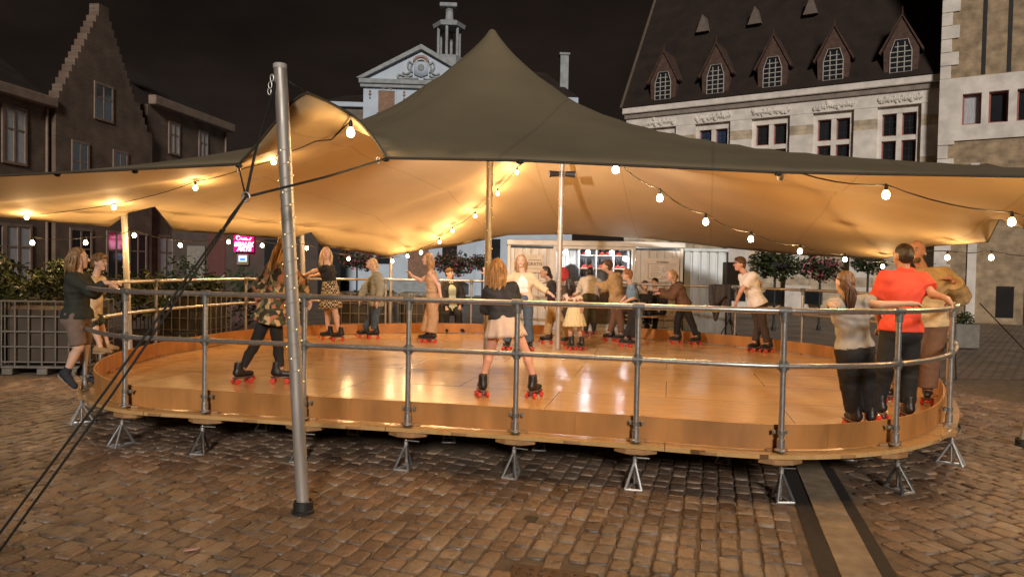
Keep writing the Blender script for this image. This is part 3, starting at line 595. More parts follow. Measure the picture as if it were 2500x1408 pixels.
# ================================================================== PEOPLE (signed-distance bodies meshed with surface nets)
def unit(v): v = np.array(v, float); return v/(np.linalg.norm(v)+1e-9)
def rc(a, b, ra, rb=None, cut=()): return ('c', np.array(a, float), np.array(b, float), ra, ra if rb is None else rb, list(cut))
def el(c, ax, r, cut=()): return ('e', np.array(c, float), ax, np.array(r, float), None, list(cut))
def seg(p, t0, t1, f0=1., f1=1., flat=True):
    _, a, b, ra, rb, _c = p; a2, b2 = a+(b-a)*t0, a+(b-a)*t1; q = [(b2, unit(b-a))] if flat and t1 < 1.3 else []
    return ('c', a2, b2, (ra+(rb-ra)*t0)*f0, (ra+(rb-ra)*t1)*f1, q)
def sdf_mesh(prims, h, infl=0., k=.03, cuts=(), sub=(), wr=None):
    los, his = [], []
    for p in prims:
        if p[0] == 'c': m_ = max(p[3], p[4])+infl+2*h; los.append(np.minimum(p[1], p[2])-m_); his.append(np.maximum(p[1], p[2])+m_)
        else: m_ = max(p[3])+infl+2*h; los.append(p[1]-m_); his.append(p[1]+m_)
    lo, hi = np.min(los, 0), np.max(his, 0); sh = np.ceil((hi-lo)/h).astype(int)+1
    D = np.full(sh, .5, np.float32); ax = [lo[i]+h*np.arange(sh[i]) for i in range(3)]
    def blk(c0, c1):
        i0 = np.maximum(((c0-lo)/h).astype(int), 0); i1 = np.minimum(((c1-lo)/h).astype(int)+2, sh); return tuple(slice(a, b) for a, b in zip(i0, i1))
    def coords(sl): return ax[0][sl[0]][:, None, None], ax[1][sl[1]][None, :, None], ax[2][sl[2]][None, None, :]
    def ev(p, sl, inf):
        X, Y, Zz = coords(sl)
        if p[0] == 'c':
            _, a, b, ra, rb, cut = p; ab = b-a; L2 = ab@ab+1e-9
            px, py, pz = X-a[0], Y-a[1], Zz-a[2]; t = np.clip((px*ab[0]+py*ab[1]+pz*ab[2])/L2, 0, 1)
            d = np.sqrt((px-t*ab[0])**2+(py-t*ab[1])**2+(pz-t*ab[2])**2)-(ra+(rb-ra)*t)-inf
        else:
            _, c, A_, r, _n, cut = p; px, py, pz = X-c[0], Y-c[1], Zz-c[2]; r = r+inf
            q = [(px*A_[i][0]+py*A_[i][1]+pz*A_[i][2]) for i in range(3)]
            k0 = np.sqrt(sum((q[i]/r[i])**2 for i in range(3)))+1e-6; k1 = np.sqrt(sum((q[i]/r[i]**2)**2 for i in range(3)))+1e-6; d = k0*(k0-1)/k1
        for pt, n in cut: d = np.maximum(d, (X-pt[0])*n[0]+(Y-pt[1])*n[1]+(Zz-pt[2])*n[2])
        return d
    mg = k+.03
    for p in prims:
        if p[0] == 'c': m_ = max(p[3], p[4])+infl+mg; sl = blk(np.minimum(p[1], p[2])-m_, np.maximum(p[1], p[2])+m_)
        else: m_ = max(p[3])+infl+mg; sl = blk(p[1]-m_, p[1]+m_)
        d = ev(p, sl, infl); o = D[sl]; hh = np.maximum(k-np.abs(o-d), 0)/k; D[sl] = np.minimum(o, d)-hh*hh*k*.25
    for p in sub:
        m_ = max(p[3], p[4] or 0)+mg if p[0] == 'c' else max(p[3])+mg
        sl = blk((np.minimum(p[1], p[2]) if p[0] == 'c' else p[1])-m_, (np.maximum(p[1], p[2]) if p[0] == 'c' else p[1])+m_)
        d = -ev(p, sl, 0); o = D[sl]; kk = .012; hh = np.maximum(kk-np.abs(o-d), 0)/kk; D[sl] = np.maximum(o, d)+hh*hh*kk*.25
    X, Y, Zz = coords((slice(None),)*3)
    if wr:
        a_, f_ = wr; D += a_*(np.sin(f_*X+4.1*np.sin(f_*.35*Zz)+.7*f_*Zz)*np.sin(f_*.8*Y+3*np.sin(f_*.3*X)-.9*f_*Zz)).astype(np.float32)
    for pt, n in cuts: D = np.maximum(D, (X-pt[0])*n[0]+(Y-pt[1])*n[1]+(Zz-pt[2])*n[2])
    D = np.pad(D, 1, constant_values=.5); lo = lo-h
    s = D < 0
    c = sum(s[i:s.shape[0]-1+i, j:s.shape[1]-1+j, q:s.shape[2]-1+q].astype(np.int8) for i in (0, 1) for j in (0, 1) for q in (0, 1))
    act = (c > 0) & (c < 8); ci = np.argwhere(act); idx = np.full(act.shape, -1, np.int64); idx[act] = np.arange(len(ci))
    off = [(i, j, q) for i in (0, 1) for j in (0, 1) for q in (0, 1)]; vals = [D[ci[:, 0]+o_[0], ci[:, 1]+o_[1], ci[:, 2]+o_[2]] for o_ in off]
    acc = np.zeros((len(ci), 3)); cnt = np.zeros(len(ci))
    for a in range(8):
        for b in range(a+1, 8):
            if sum(abs(off[a][i]-off[b][i]) for i in range(3)) != 1: continue
            mk = (vals[a] < 0) != (vals[b] < 0); t = vals[a]/(vals[a]-vals[b]+1e-12); t = np.where(mk, t, 0)
            acc += np.where(mk[:, None], np.array(off[a])+(np.array(off[b])-np.array(off[a]))*t[:, None], 0); cnt += mk
    vs = lo+h*(ci+acc/cnt[:, None]); fs = []
    for axn in range(3):
        o1, o2 = [(1, 2), (2, 0), (0, 1)][axn]
        sa = [slice(1, -1)]*3; sb = [slice(1, -1)]*3; sa[axn] = slice(0, -1); sb[axn] = slice(1, None)
        A_, B_ = s[tuple(sa)], s[tuple(sb)]; e = np.argwhere(A_ != B_); inn = A_[A_ != B_]
        base = e.copy(); base[:, o1] += 1; base[:, o2] += 1
        def ix(d1, d2): q = base.copy(); q[:, o1] -= d1; q[:, o2] -= d2; return idx[q[:, 0], q[:, 1], q[:, 2]]
        Q = np.stack([ix(1, 1), ix(0, 1), ix(0, 0), ix(1, 0)], 1); Q[~inn] = Q[~inn][:, ::-1]; fs.append(Q)
    return vs, np.concatenate(fs)
def mesh_obj(name, vs, fs, mats, parent=None, extra=None):
    mb = MB(); mb.v = vs.tolist(); mb.f = fs.tolist(); mb.m = [0]*len(fs)
    if extra: extra(mb)
    return mb.build(name, mats, parent, smooth=True)

# materials for people
skin_m = {'fair': mat('skin_fair', (.60, .38, .28), .5, var=.06, vs=9), 'tan': mat('skin_tan', (.46, .27, .18), .5, var=.06, vs=9), 'ruddy': mat('skin_ruddy', (.58, .32, .24), .5, var=.08, vs=9)}
lip_m = mat('lips', (.42, .14, .12), .4, var=.02); eye_w = mat('eye_white', (.5, .46, .42), .25, var=.02); eye_d = mat('eye_iris', (.03, .02, .015), .2, var=.02)
def hairmat(n, c): return mat('hair_'+n, c, .42, var=.45, vs=28, stretch=(1, 1, .09), bump=.5, bs=90)
HAIR = {'blond': hairmat('blond', (.55, .35, .15)), 'straw': hairmat('straw', (.38, .22, .095)), 'brown': hairmat('brown', (.10, .05, .025)), 'dark': hairmat('dark', (.022, .014, .01)), 'red': hairmat('strawberry', (.26, .11, .04)), 'dkblond': hairmat('dark_blond', (.22, .13, .06)), 'grey': hairmat('grey', (.13, .085, .055)), 'pale': hairmat('pale_blond', (.60, .43, .24))}
def cloth_m(n, c, var=.14, **k): return mat('cloth_'+n, c, k.pop('rough', .85), var=var, vs=k.pop('vs', 14), bump=.25, bs=220, **k)
def pattern(name, kind):
    m, nt, b = _nt(name); L = nt.links; tc = N(nt, 'ShaderNodeTexCoord'); b.inputs['Roughness'].default_value = .85
    if kind == 'check':
        ck = N(nt, 'ShaderNodeTexChecker', ins={'Scale': 27., 'Color1': (.02, .018, .015, 1), 'Color2': (.62, .5, .3, 1)}); L.new(tc.outputs['Object'], ck.inputs['Vector'])
        wv = N(nt, 'ShaderNodeTexNoise', ins={'Scale': 90.}); L.new(tc.outputs['Object'], wv.inputs['Vector'])
        mx = N(nt, 'ShaderNodeMix', data_type='RGBA', blend_type='MULTIPLY'); mx.inputs[0].default_value = .6; L.new(ck.outputs[0], mx.inputs['A']); L.new(wv.outputs[0], mx.inputs['B']); L.new(mx.outputs['Result'], b.inputs['Base Color'])
    else:
        vo_ = N(nt, 'ShaderNodeTexVoronoi', ins={'Scale': 21. if kind == 'dark' else 24., 'Randomness': 1.}); nz = N(nt, 'ShaderNodeTexNoise', ins={'Scale': 7., 'Detail': 3.})
        L.new(tc.outputs['Object'], nz.inputs['Vector']); ad = N(nt, 'ShaderNodeMix', data_type='RGBA'); ad.inputs[0].default_value = .12; L.new(tc.outputs['Object'], ad.inputs['A']); L.new(nz.outputs[1], ad.inputs['B']); L.new(ad.outputs['Result'], vo_.inputs['Vector'])
        rm = N(nt, 'ShaderNodeValToRGB'); sp = N(nt, 'ShaderNodeSeparateColor'); L.new(vo_.outputs['Color'], sp.inputs[0]); L.new(sp.outputs[0], rm.inputs[0]); rm.color_ramp.interpolation = 'CONSTANT'
        cols = ((0, (.03, .025, .016)), (.3, (.05, .055, .025)), (.46, (.36, .14, .075)), (.66, (.46, .32, .16)), (.86, (.15, .14, .06))) if kind == 'dark' else ((0, (.62, .5, .38)), (.55, (.6, .48, .36)), (.68, (.22, .08, .05)), (.85, (.16, .12, .06)))
        e = rm.color_ramp.elements; e[0].color = (*cols[0][1], 1); e[1].position = cols[1][0]; e[1].color = (*cols[1][1], 1)
        for p_, c_ in cols[2:]: q = e.new(p_); q.color = (*c_, 1)
        L.new(rm.outputs[0], b.inputs['Base Color'])
    return m
PINKW = None
CHECK, FLDARK, FLPALE = pattern('checked_cloth', 'check'), pattern('dark_floral', 'dark'), pattern('pale_floral', 'pale')

# footwear prototypes (local: forward = -y, origin on the ground under the ankle)
boot_m = mat('skate_boot', (.014, .012, .013), .42, var=.2, vs=20); wheel_m = mat('skate_wheel', (.62, .05, .035), .35, var=.1); truck_m = mat('skate_plate', (.16, .1, .09), .4, .5); tonguem = mat('skate_strap', (.32, .14, .08), .5); sole_m = mat('boot_sole', (.03, .02, .018), .6)
_bv, _bf = sdf_mesh([rc((0, .075, .135), (0, .02, .135), .043, .042), rc((0, .02, .13), (0, -.125, .118), .042, .034), rc((0, .06, .15), (0, .045, .265), .048, .052), rc((0, .02, .15), (0, .035, .22), .042, .04)], .009, k=.03, cuts=[(V(0, 0, .285), V(0, .15, 1)), (V(0, 0, .088), V(0, 0, -1))])
def skate_parts(parent, loc, yaw, sc, roll=0.):
    def post(o): o.location = loc; o.rotation_euler = (0, roll, yaw); o.scale = (sc,)*3
    def ext(mb):
        mb.bbox((-.04, -.155, .07), (.04, .115, .0895), .006, 2)
        for y in (-.088, .085): mb.bbox((-.018, y-.02, .034), (.018, y+.02, .072), .006, 2); mb.cyl((-.06, y, .032), (.06, y, .032), .008, 8, 2)
        for z, y in ((.205, -.0), (.165, -.03)): mb.tube([(x, y+.2*abs(x)-.012, z-.0) for x in (-.05, -.025, 0, .025, .05)], .011, 6, 1, flat=.6)
        mb.ball((0, -.168, .052), .02, 6, 3)
    vs = _bv.copy(); b = mesh_obj('roller_skate', vs, _bf, [boot_m, tonguem, truck_m, wheel_m], parent, ext); post(b)
    for x in (-.052, .052):
        for y in (-.088, .085):
            mb = MB(); mb.tube([(x-.017, y, .032), (x-.011, y, .032), (x+.011, y, .032), (x+.017, y, .032)], [.026, .032, .032, .026], 14); mb.build('wheel', wheel_m, b, smooth=False)
    return b
def shoe_parts(parent, loc, yaw, sc, m_, pitch=0.):
    vs, fs = sdf_mesh([rc((0, .075, .05), (0, -.02, .052), .042, .043), rc((0, -.02, .045), (0, -.145, .034), .043, .034), rc((0, .06, .06), (0, .055, .1), .043, .042)], .009, k=.03, cuts=[(V(0, 0, .014), V(0, 0, -1)), (V(0, 0, .115), V(0, 0, 1))])
    def ext(mb): mb.prism([(.044*math.cos(a)*(.95 if math.sin(a) > 0 else 1), .06*math.sin(a)+.065 if math.sin(a) > 0 else .12*math.sin(a)+.065-.03-.12*abs(math.sin(a))*.0) for a in np.linspace(0, 6.28, 17)[:-1]], 0, .017, 1)
    o = mesh_obj('shoe', vs, fs, [m_, mat('shoe_sole', (.35, .26, .18), .6)], parent, ext); o.location = loc; o.rotation_euler = (pitch, 0, yaw); o.scale = (sc,)*3; return o

def person(label, Y0, k, head, neck, pelvis, arms, legs, yaw=0, hyaw=None, skin='fair', hair=('dark', 'short'), floor=FLOOR, feet='skate', shoe=None, clothes=(), lean=0., hd=0., sex='f', group=None, sway=(0, 0, 0), face=True, curl=.5, nod=0., pd=0.):
    """head/neck/pelvis = (px, py[, depth]); arms, legs = {'R': ((px,py,d),(px,py,d)), 'L': ...}; yaw 0 faces the camera, +90 faces right"""
    hyaw = yaw if hyaw is None else hyaw
    def W(p): return at(p[0], p[1], Y0+(p[2] if len(p) > 2 else 0))
    base = W(pelvis); base = V(base[0], Y0, floor)
    Hd, Nk, Pv = W((*head[:2], hd))-base, W(neck)-base, W((*pelvis[:2], pd))-base
    ya, yb = R(yaw), R(hyaw); f = V(math.sin(ya), -math.cos(ya), 0); lat = V(math.cos(ya), math.sin(ya), 0)
    spine = unit(Nk-Pv); f = unit(f-spine*(f@spine)); lat = unit(np.cross(f, spine))*(1 if np.cross(f, spine)@lat > 0 else -1)
    sw = (.172 if sex == 'm' else .152)*k; hw = .085*k
    sh = {'R': Nk-lat*sw-spine*.055*k, 'L': Nk+lat*sw-spine*.055*k}; hp = {'R': Pv-lat*hw-V(0, 0, .03*k), 'L': Pv+lat*hw-V(0, 0, .03*k)}
    P = {}
    ch = Nk-spine*.17*k; wa = Pv+(Nk-Pv)*.38; bl = .115*k if sex == 'm' else .103*k
    P['shoulder'] = rc(sh['R']+lat*.03*k, sh['L']-lat*.03*k, .062*k)
    P['chest'] = rc(ch-lat*.068*k, ch+lat*.068*k, bl*.98)
    P['bust'] = rc(ch-lat*.062*k+f*.035*k-spine*.02*k, ch+lat*.062*k+f*.035*k-spine*.02*k, .078*k) if sex == 'f' else rc(ch-lat*.06*k+f*.02*k, ch+lat*.06*k+f*.02*k, .09*k)
    P['waist'] = rc(wa-lat*.045*k, wa+lat*.045*k, (.098 if sex == 'm' else .086)*k)
    P['pelvis'] = rc(Pv-lat*.07*k, Pv+lat*.07*k, .102*k)
    P['seat'] = rc(Pv-lat*.065*k-f*.04*k-spine*.05*k, Pv+lat*.065*k-f*.04*k-spine*.05*k, .092*k)
    for s, q in (('R', -1), ('L', 1)):
        P['side'+s] = rc(ch+lat*q*.05*k, wa+lat*q*.04*k, .1*k, .085*k); P['low'+s] = rc(wa+lat*q*.04*k, Pv+lat*q*.06*k, .085*k, .1*k)
        e_, w_ = [W(p)-base for p in arms[s][:2]]
        def lim(a, b, mn, mx): d = b-a; l = np.linalg.norm(d); return a+d/(l+1e-9)*min(max(l, mn*k), mx*k)
        e_ = lim(sh[s], e_, .22, .33); w_ = lim(e_, w_, .18, .29)
        P['ua'+s] = rc(sh[s]+lat*(-q)*.005, e_, .05*k, .038*k); P['fa'+s] = rc(e_, w_, .039*k, .026*k)
        kn, an, fy = legs[s]; kn = W(kn)-base; ap = W((an[0], an[1], an[2] if len(an) > 2 else 0))-base
        if feet == 'skate': ap[2] = .19*k**.3*.97
        P['th'+s] = rc(hp[s], kn, .088*k, .056*k); P['sn'+s] = rc(kn, ap, .053*k, .036*k)
        cdir = unit(V(-math.sin(R(fy)), math.cos(R(fy)), 0)); cm = kn+(ap-kn)*.27+cdir*.02*k; P['cf'+s] = rc(cm, kn+(ap-kn)*.5+cdir*.01*k, .05*k, .04*k)
        P['w'+s] = w_; P['an'+s] = ap; P['fy'+s] = fy; P['fdir'+s] = unit(w_-e_) if len(arms[s]) < 3 else unit(arms[s][2])
    # head frame
    hf = V(math.sin(yb), -math.cos(yb), 0); hu = unit(V(0, 0, 1)+hf*(-nod)); hf = unit(hf-hu*(hf@hu)); hl = np.cross(hf, hu)*-1; hl = unit(np.cross(hu, hf))
    kh = .25*k+.75*max(k, .0)**.5 if k < .95 else k
    kh = max(.86, min(1.03, kh)); c = Hd; A3 = (hl, hf, hu)
    P['neck'] = rc(Nk-spine*.02*k, c-hu*.07*kh-hf*.015*kh, .054*k, .05*kh)
    hd_pr = [el(c+hu*.02*kh-hf*.012*kh, A3, V(.076, .094, .098)*kh), el(c+hf*.03*kh-hu*.03*kh, A3, V(.062, .06, .082)*kh), rc(c+hf*.045*kh-hu*.085*kh, c+hf*.06*kh-hu*.093*kh, .034*kh, .027*kh)]
    nose = [rc(c+hf*.083*kh+hu*.012*kh, c+hf*.106*kh-hu*.026*kh, .009*kh, .0145*kh), rc(c+hf*.078*kh-hu*.06*kh-hl*.012*kh, c+hf*.078*kh-hu*.06*kh+hl*.012*kh, .013*kh), rc(c+hf*.075*kh+hu*.03*kh-hl*.035*kh, c+hf*.075*kh+hu*.03*kh+hl*.035*kh, .013*kh)]
    ears = [el(c+hl*q*.076*kh-hf*.005*kh-hu*.012*kh, A3, V(.012, .022, .032)*kh) for q in (-1, 1)]
    eyes = [c+hf*.084*kh+hl*q*.031*kh+hu*.008*kh for q in (-1, 1)]
    body = [P[n] for n in ('shoulder', 'chest', 'bust', 'waist', 'pelvis', 'seat', 'sideR', 'sideL', 'lowR', 'lowL', 'neck', 'thR', 'thL', 'cfR', 'cfL', 'snR', 'snL', 'uaR', 'uaL', 'faR', 'faL')]
    hands = []
    for s, q in (('R', -1), ('L', 1)):
        w_, d = P['w'+s], P['fdir'+s]; side = unit(np.cross(d, V(0, 0, 1)+f*.3)); pn = unit(np.cross(side, d)); pn = pn if pn[2] < 0 else -pn
        hands.append((w_, d, side, pn, q))
        for o_ in (-.017, .017): body.append(rc(w_+d*.018*k+side*o_*.5*k, w_+d*.07*k+side*o_*k, .021*k, .019*k))
    hh = .0115 if k > .8 else .0105
    vs, fs = sdf_mesh(body+hd_pr+ears, hh, k=.022*k, sub=[el(p+hf*.012*kh, A3, V(.017, .014, .011)*kh) for p in eyes])
    # nose / lips / brow ridge are added in a second, finer pass merged into the same mesh
    def ext(mb):
        nv, nf = sdf_mesh(nose, .005, k=.012); mb.add(nv, nf.tolist(), 0)
        for p in eyes: mb.ball(p-hf*.004, .0115*kh, 6, 2, ax=A3); mb.ball(p+hf*.0045*kh, .0062*kh, 5, 3, ax=A3); mb.tube([p+hu*.021*kh-hl*.015*kh+hf*.006*kh, p+hu*.024*kh+hf*.01*kh, p+hu*.02*kh+hl*.015*kh+hf*.006*kh], .0036*kh, 5, 4)
        mb.ball(c+hf*.09*kh-hu*.056*kh, .021*kh, 6, 1, sc=(1, .28, .3), ax=A3)
        for w_, d, side, pn, q in hands:
            root = w_+d*.08*k
            for i_, (o_, ln) in enumerate(((-.027, .062), (-.009, .073), (.009, .07), (.026, .056))):
                p0 = w_+d*.062*k+side*o_*k*.8; pts = [p0]; dd = d+side*o_*3; cu = curl+.12*i_*.5
                for sgm in (.45, .3, .25): dd = unit(dd+pn*cu*.75); pts.append(pts[-1]+dd*ln*sgm*1.25*k)
                mb.tube(pts, [.0098*k, .0092*k, .0083*k, .0058*k], 6)
            p0 = w_+d*.025*k-side*.022*k; mb.tube([p0, p0+(d*.5-side*.75+pn*.3)*.032*k, p0+(d*.9-side*.8+pn*.7)*.055*k], [.0125*k, .0105*k, .0075*k], 6)
    o = mesh_obj('person', vs, fs, [skin_m[skin], lip_m, eye_w, eye_d, HAIR[hair[0]]], None, ext); o.location = tuple(base); tag(o, label, 'person', group)
    # feet
    for s in 'RL':
        a = P['an'+s]; fy = P['fy'+s]
        if feet == 'skate': skate_parts(o, (a[0], a[1], 0), R(fy), .96*k**.35)
        elif feet: shoe_parts(o, (a[0], a[1], a[2]-.085*k), R(fy), k**.6, shoe, feet[1] if isinstance(feet, tuple) else 0)
    # clothes
    for cl in clothes:
        kind, nm, mt, pr = cl[0], cl[1], cl[2], (cl[3] if len(cl) > 3 else {})
        ax_ = unit(Pv-Nk)
        if kind == 'top':
            hem = Nk+(Pv-Nk)*pr.get('hem', 1.); sl = pr.get('sleeve', .5); inf = pr.get('inf', .012)*k
            pp = [P[n] for n in ('chest', 'bust', 'waist', 'sideR', 'sideL', 'lowR', 'lowL', 'pelvis', 'seat')]
            shp = P['shoulder']; pp.append(('c', shp[1], shp[2], shp[3], shp[4], []))
            fl = pr.get('flare', 0)
            if pr.get('hem', 1) > 1.05:
                for q in (-1, 1):
                    for q2 in (-.02, .03): pp.append(rc(Pv+lat*q*.055*k+f*q2*k, Pv+lat*q*(.065+fl)*k+f*q2*1.6*k+ax_*((pr['hem']-1)*np.linalg.norm(Pv-Nk)+.06), .1*k, (.105+fl)*k))
            for s in 'RL':
                if sl <= .02: continue
                if sl <= 1: pp.append(seg(P['ua'+s], 0, sl, 1.05+pr.get('loose', 0), 1.12+pr.get('loose', 0)))
                else: pp += [seg(P['ua'+s], 0, 1, 1.05, 1.1+pr.get('loose', 0), False), seg(P['fa'+s], 0, sl-1, 1.1+pr.get('loose', 0), 1.15+pr.get('loose', 0))]
            cuts = [(hem, ax_), (Nk+spine*pr.get('collar', .03)*k, spine)]
            if pr.get('neckcut'): cuts.append((Nk+f*.05*k-spine*.02*k, unit(f+spine*.7)))
            vs, fs = sdf_mesh(pp, .0125, infl=inf, k=.03*k, cuts=cuts, wr=(pr.get('wr', .0055), 34)); mesh_obj(nm, vs, fs, mt, o)
        elif kind == 'open':    # open cardigan / jacket: same as top but with the front centre removed
            hem = Nk+(Pv-Nk)*pr.get('hem', 1.2); inf = pr.get('inf', .026)*k; pp = [P[n] for n in ('shoulder', 'chest', 'waist', 'sideR', 'sideL', 'lowR', 'lowL', 'pelvis', 'seat')]
            for q in (-1, 1): pp.append(rc(Pv+lat*q*.06*k, Pv+lat*q*.1*k+ax_*((pr.get('hem', 1.2)-1)*np.linalg.norm(Pv-Nk)+.06), .1*k, .11*k))
            for s in 'RL': pp += [seg(P['ua'+s], 0, 1, 1.1, 1.2, False), seg(P['fa'+s], 0, pr.get('sleeve', 1.9)-1, 1.2, 1.35)]
            vs, fs = sdf_mesh(pp, .0125, infl=inf, k=.03*k, cuts=[(hem, ax_), (Nk+spine*.035*k, spine)], sub=[rc(Nk+f*.15*k+spine*.05*k, Pv+f*.2*k+ax_*.5*k, .085*k, .135*k)], wr=(.004, 30)); mesh_obj(nm, vs, fs, mt, o)
        elif kind == 'legs':
            to = pr.get('to', 1.95); inf = pr.get('inf', .012)*k; w0, w1 = pr.get('wide', (1., 1.)); pp = [P['pelvis'], P['seat']]
            for s in 'RL':
                pp.append(seg(P['th'+s], 0, min(1, to), 1, w0, to <= 1))
                if to > 1: pp += [seg(P['sn'+s], 0, to-1, w0, w1*1.12)] + ([P['cf'+s]] if w1 < 1.4 else [])
            wt = Nk+(Pv-Nk)*pr.get('waist', .8); vs, fs = sdf_mesh(pp, .0125, infl=inf, k=.02*k, cuts=[(wt, spine)], wr=(pr.get('wr', .003), 38)); mesh_obj(nm, vs, fs, mt, o)
        elif kind == 'skirt':
            c0 = Nk+(Pv-Nk)*pr.get('waist', .8); mk = (P['thR'][2]+P['thL'][2])/2; dn = unit(mk-c0+V(0, 0, -.2)); ln = pr['len']; mb = MB(); tiers = pr.get('tiers', 1)
            lt = unit(lat-dn*(lat@dn)); fr = np.cross(dn, lt)
            for ti in range(tiers):
                t0, t1 = ti/tiers, (ti+1)/tiers; rows = []; ph = random.random()*6
                for i in range(9):
                    u = t0+(t1-t0)*i/8*(1.12 if ti < tiers-1 else 1); row = []; uu = i/8
                    for j in range(72):
                        a = 2*math.pi*j/72; fo_ = 1+pr.get('fold', .06)*(uu if tiers > 1 else u)*(math.sin(a*pr.get('n', 11)+ph+2*u)+.5*math.sin(a*pr.get('n', 11)*1.7+ph*2))
                        rl = (.15+(pr['r']-.15)*u**.8)*k*fo_*(1+.06*ti); rd = (.118+(pr['r']*.86-.118)*u**.8)*k*fo_*(1+.06*ti)
                        row.append(c0+dn*ln*u+lt*math.cos(a)*rl+fr*math.sin(a)*rd-f*.015*k*math.sin(math.pi*u))
                    rows.append(row)
                mb.grid(rows, cu=True)
            so_ = mb.build(nm, mt, o, smooth=True); mo = so_.modifiers.new('s', 'SOLIDIFY'); mo.thickness = .006
        elif kind == 'sock':
            for s in 'RL':
                vs, fs = sdf_mesh([seg(P['sn'+s], .78, 1.0, 1, 1.05, False)], .01, infl=.007*k, cuts=[(P['sn'+s][1]+(P['sn'+s][2]-P['sn'+s][1])*.76, unit(P['sn'+s][1]-P['sn'+s][2]))]); mesh_obj(nm, vs, fs, mt, o)
        elif kind == 'hood':
            hc = Nk-f*.075*k-spine*.03*k; vs, fs = sdf_mesh([rc(hc-lat*.07*k, hc+lat*.07*k, .062*k), rc(hc-spine*.1*k, hc, .05*k, .06*k), rc(Nk-lat*.085*k+spine*.02*k, hc-lat*.06*k, .035*k), rc(Nk+lat*.085*k+spine*.02*k, hc+lat*.06*k, .035*k), rc(Nk-lat*.06*k+f*.05*k, Nk+lat*.06*k+f*.05*k, .03*k)], .0115, k=.03, wr=(.005, 40)); mesh_obj(nm, vs, fs, mt, o)
        elif kind == 'strap':
            for q in (-1, 1):
                pts = [Nk-spine*(.02+.02)*k+lat*q*.07*k]; rr = .128*k
                pts = [Pv+(Nk-Pv)*.25-f*(rr)+lat*q*.02*k, ch-f*(rr+.01)+lat*q*.05*k, Nk-spine*.04*k-f*.085*k+lat*q*.08*k, Nk-spine*.0*k+lat*q*.09*k, ch+f*(rr+.015)+lat*q*.07*k, wa+f*rr+lat*q*.06*k]
                mb = MB(); mb.tube(catmull(pts, 5, False), .014*k, 6, flat=.35); mb.build(nm, mt, o, smooth=True)
        elif kind == 'glasses':
            mb = MB()
            for p in eyes: mb.tube([p+hf*.018+hl*.021*math.cos(a)+hu*.017*math.sin(a) for a in np.linspace(0, 6.28, 13)[:-1]], .0022, 5, closed=True)
            mb.tube([eyes[0]+hf*.02, eyes[1]+hf*.02], .0015, 4)
            for q, p in ((-1, eyes[0]), (1, eyes[1])): mb.tube([p+hl*q*.021+hf*.018+hu*.006, c+hl*q*.083*kh+hu*.012], .002, 4)
            mb.build(nm, mt, o)
        elif kind == 'collar':
            vs, fs = sdf_mesh([rc(Nk-lat*.05*k+spine*.035*k-f*.03*k, Nk+lat*.05*k+spine*.035*k-f*.03*k, .034*k), rc(Nk-lat*.055*k+spine*.03*k, Nk-lat*.03*k+f*.06*k, .026*k), rc(Nk+lat*.055*k+spine*.03*k, Nk+lat*.03*k+f*.06*k, .026*k)], .009, k=.02); mesh_obj(nm, vs, fs, mt, o)
    # hair
    hm, hk = HAIR[hair[0]], hair[1]; L_h = hair[2] if len(hair) > 2 else .25
    faceplane = (c+hf*.028*kh+hu*.03*kh, unit(hf*.86-hu*.5)); sw_ = V(*sway)
    cr_ = el(c+hu*.026*kh-hf*.014*kh, A3, V(.081, .0985, .1)*kh) if hk not in ('short', 'cap') else el(c+hu*.023*kh-hf*.012*kh, A3, V(.0795, .0975, .1)*kh)
    cutf = [faceplane]
    if hk == 'bald': pr = [el(c-hf*.03*kh-hu*.02*kh, A3, V(.081, .088, .068)*kh, [(c+hu*.03*kh, hu), (c-hf*.01*kh, hf)]), rc(c+hf*.05*kh-hu*.095*kh-hl*.03*kh, c+hf*.05*kh-hu*.095*kh+hl*.03*kh, .034*kh, None, [(c-hu*.072*kh, hu)])]; cutf = []
    elif hk == 'cap': pr = [cr_]; cutf = [(c+hu*.025*kh+hf*.0, unit(-hu+hf*.0))]
    elif hk == 'short': pr = [cr_, el(c-hf*.04*kh-hu*.02*kh, A3, V(.074, .066, .07)*kh)]; cutf = [faceplane, (c-hu*.075*kh, -hu)]
    elif hk == 'mop': pr = [el(c+hu*.034*kh-hf*.012*kh, A3, V(.09, .107, .104)*kh), el(c+hf*.05*kh+hu*.075*kh, A3, V(.07, .05, .04)*kh), el(c-hf*.05*kh-hu*.03*kh, A3, V(.078, .06, .075)*kh)]; cutf = [(c+hf*.055*kh+hu*.03*kh, unit(hf*.7-hu*.75)), (c-hu*.085*kh, -hu)]
    else:
        pr = [cr_]; Lh = L_h*kh
        for q in (-1, -.33, .33, 1):
            bs = -.035 if abs(q) < .5 else -.005
            a = c+hl*q*.062*kh+hf*(bs-.015)*kh+hu*.01*kh; b = a-V(0, 0, Lh)+hl*q*.012-hf*(.02 if abs(q) < .5 else .03)*kh+sw_
            if hk == 'pony':
                if abs(q) > .5: continue
                a = c-hf*.085*kh+hu*.0*kh+hl*q*.02; b = a-V(0, 0, Lh)+sw_-hf*.02; pr.append(rc(a, (a+b)/2+sw_*.2, .034*kh, .036*kh)); pr.append(rc((a+b)/2+sw_*.2, b, .036*kh, .014*kh)); pr.append(el(c-hf*.05*kh-hu*.03*kh, A3, V(.07, .055, .06)*kh))
            else:
                m1 = a*.5+b*.5-hf*.018*kh+sw_*-.1; pr.append(rc(a, m1, .04*kh, .044*kh)); pr.append(rc(m1, b, .044*kh, .02*kh if hk == 'long' else .036*kh))
        cutf = []
    pre = [(p[0], p[1], p[2], p[3], p[4], (p[5] or []) + ([faceplane] if (i == 0 and hk in ('long', 'bob', 'pony')) else [])) for i, p in enumerate(pr)]
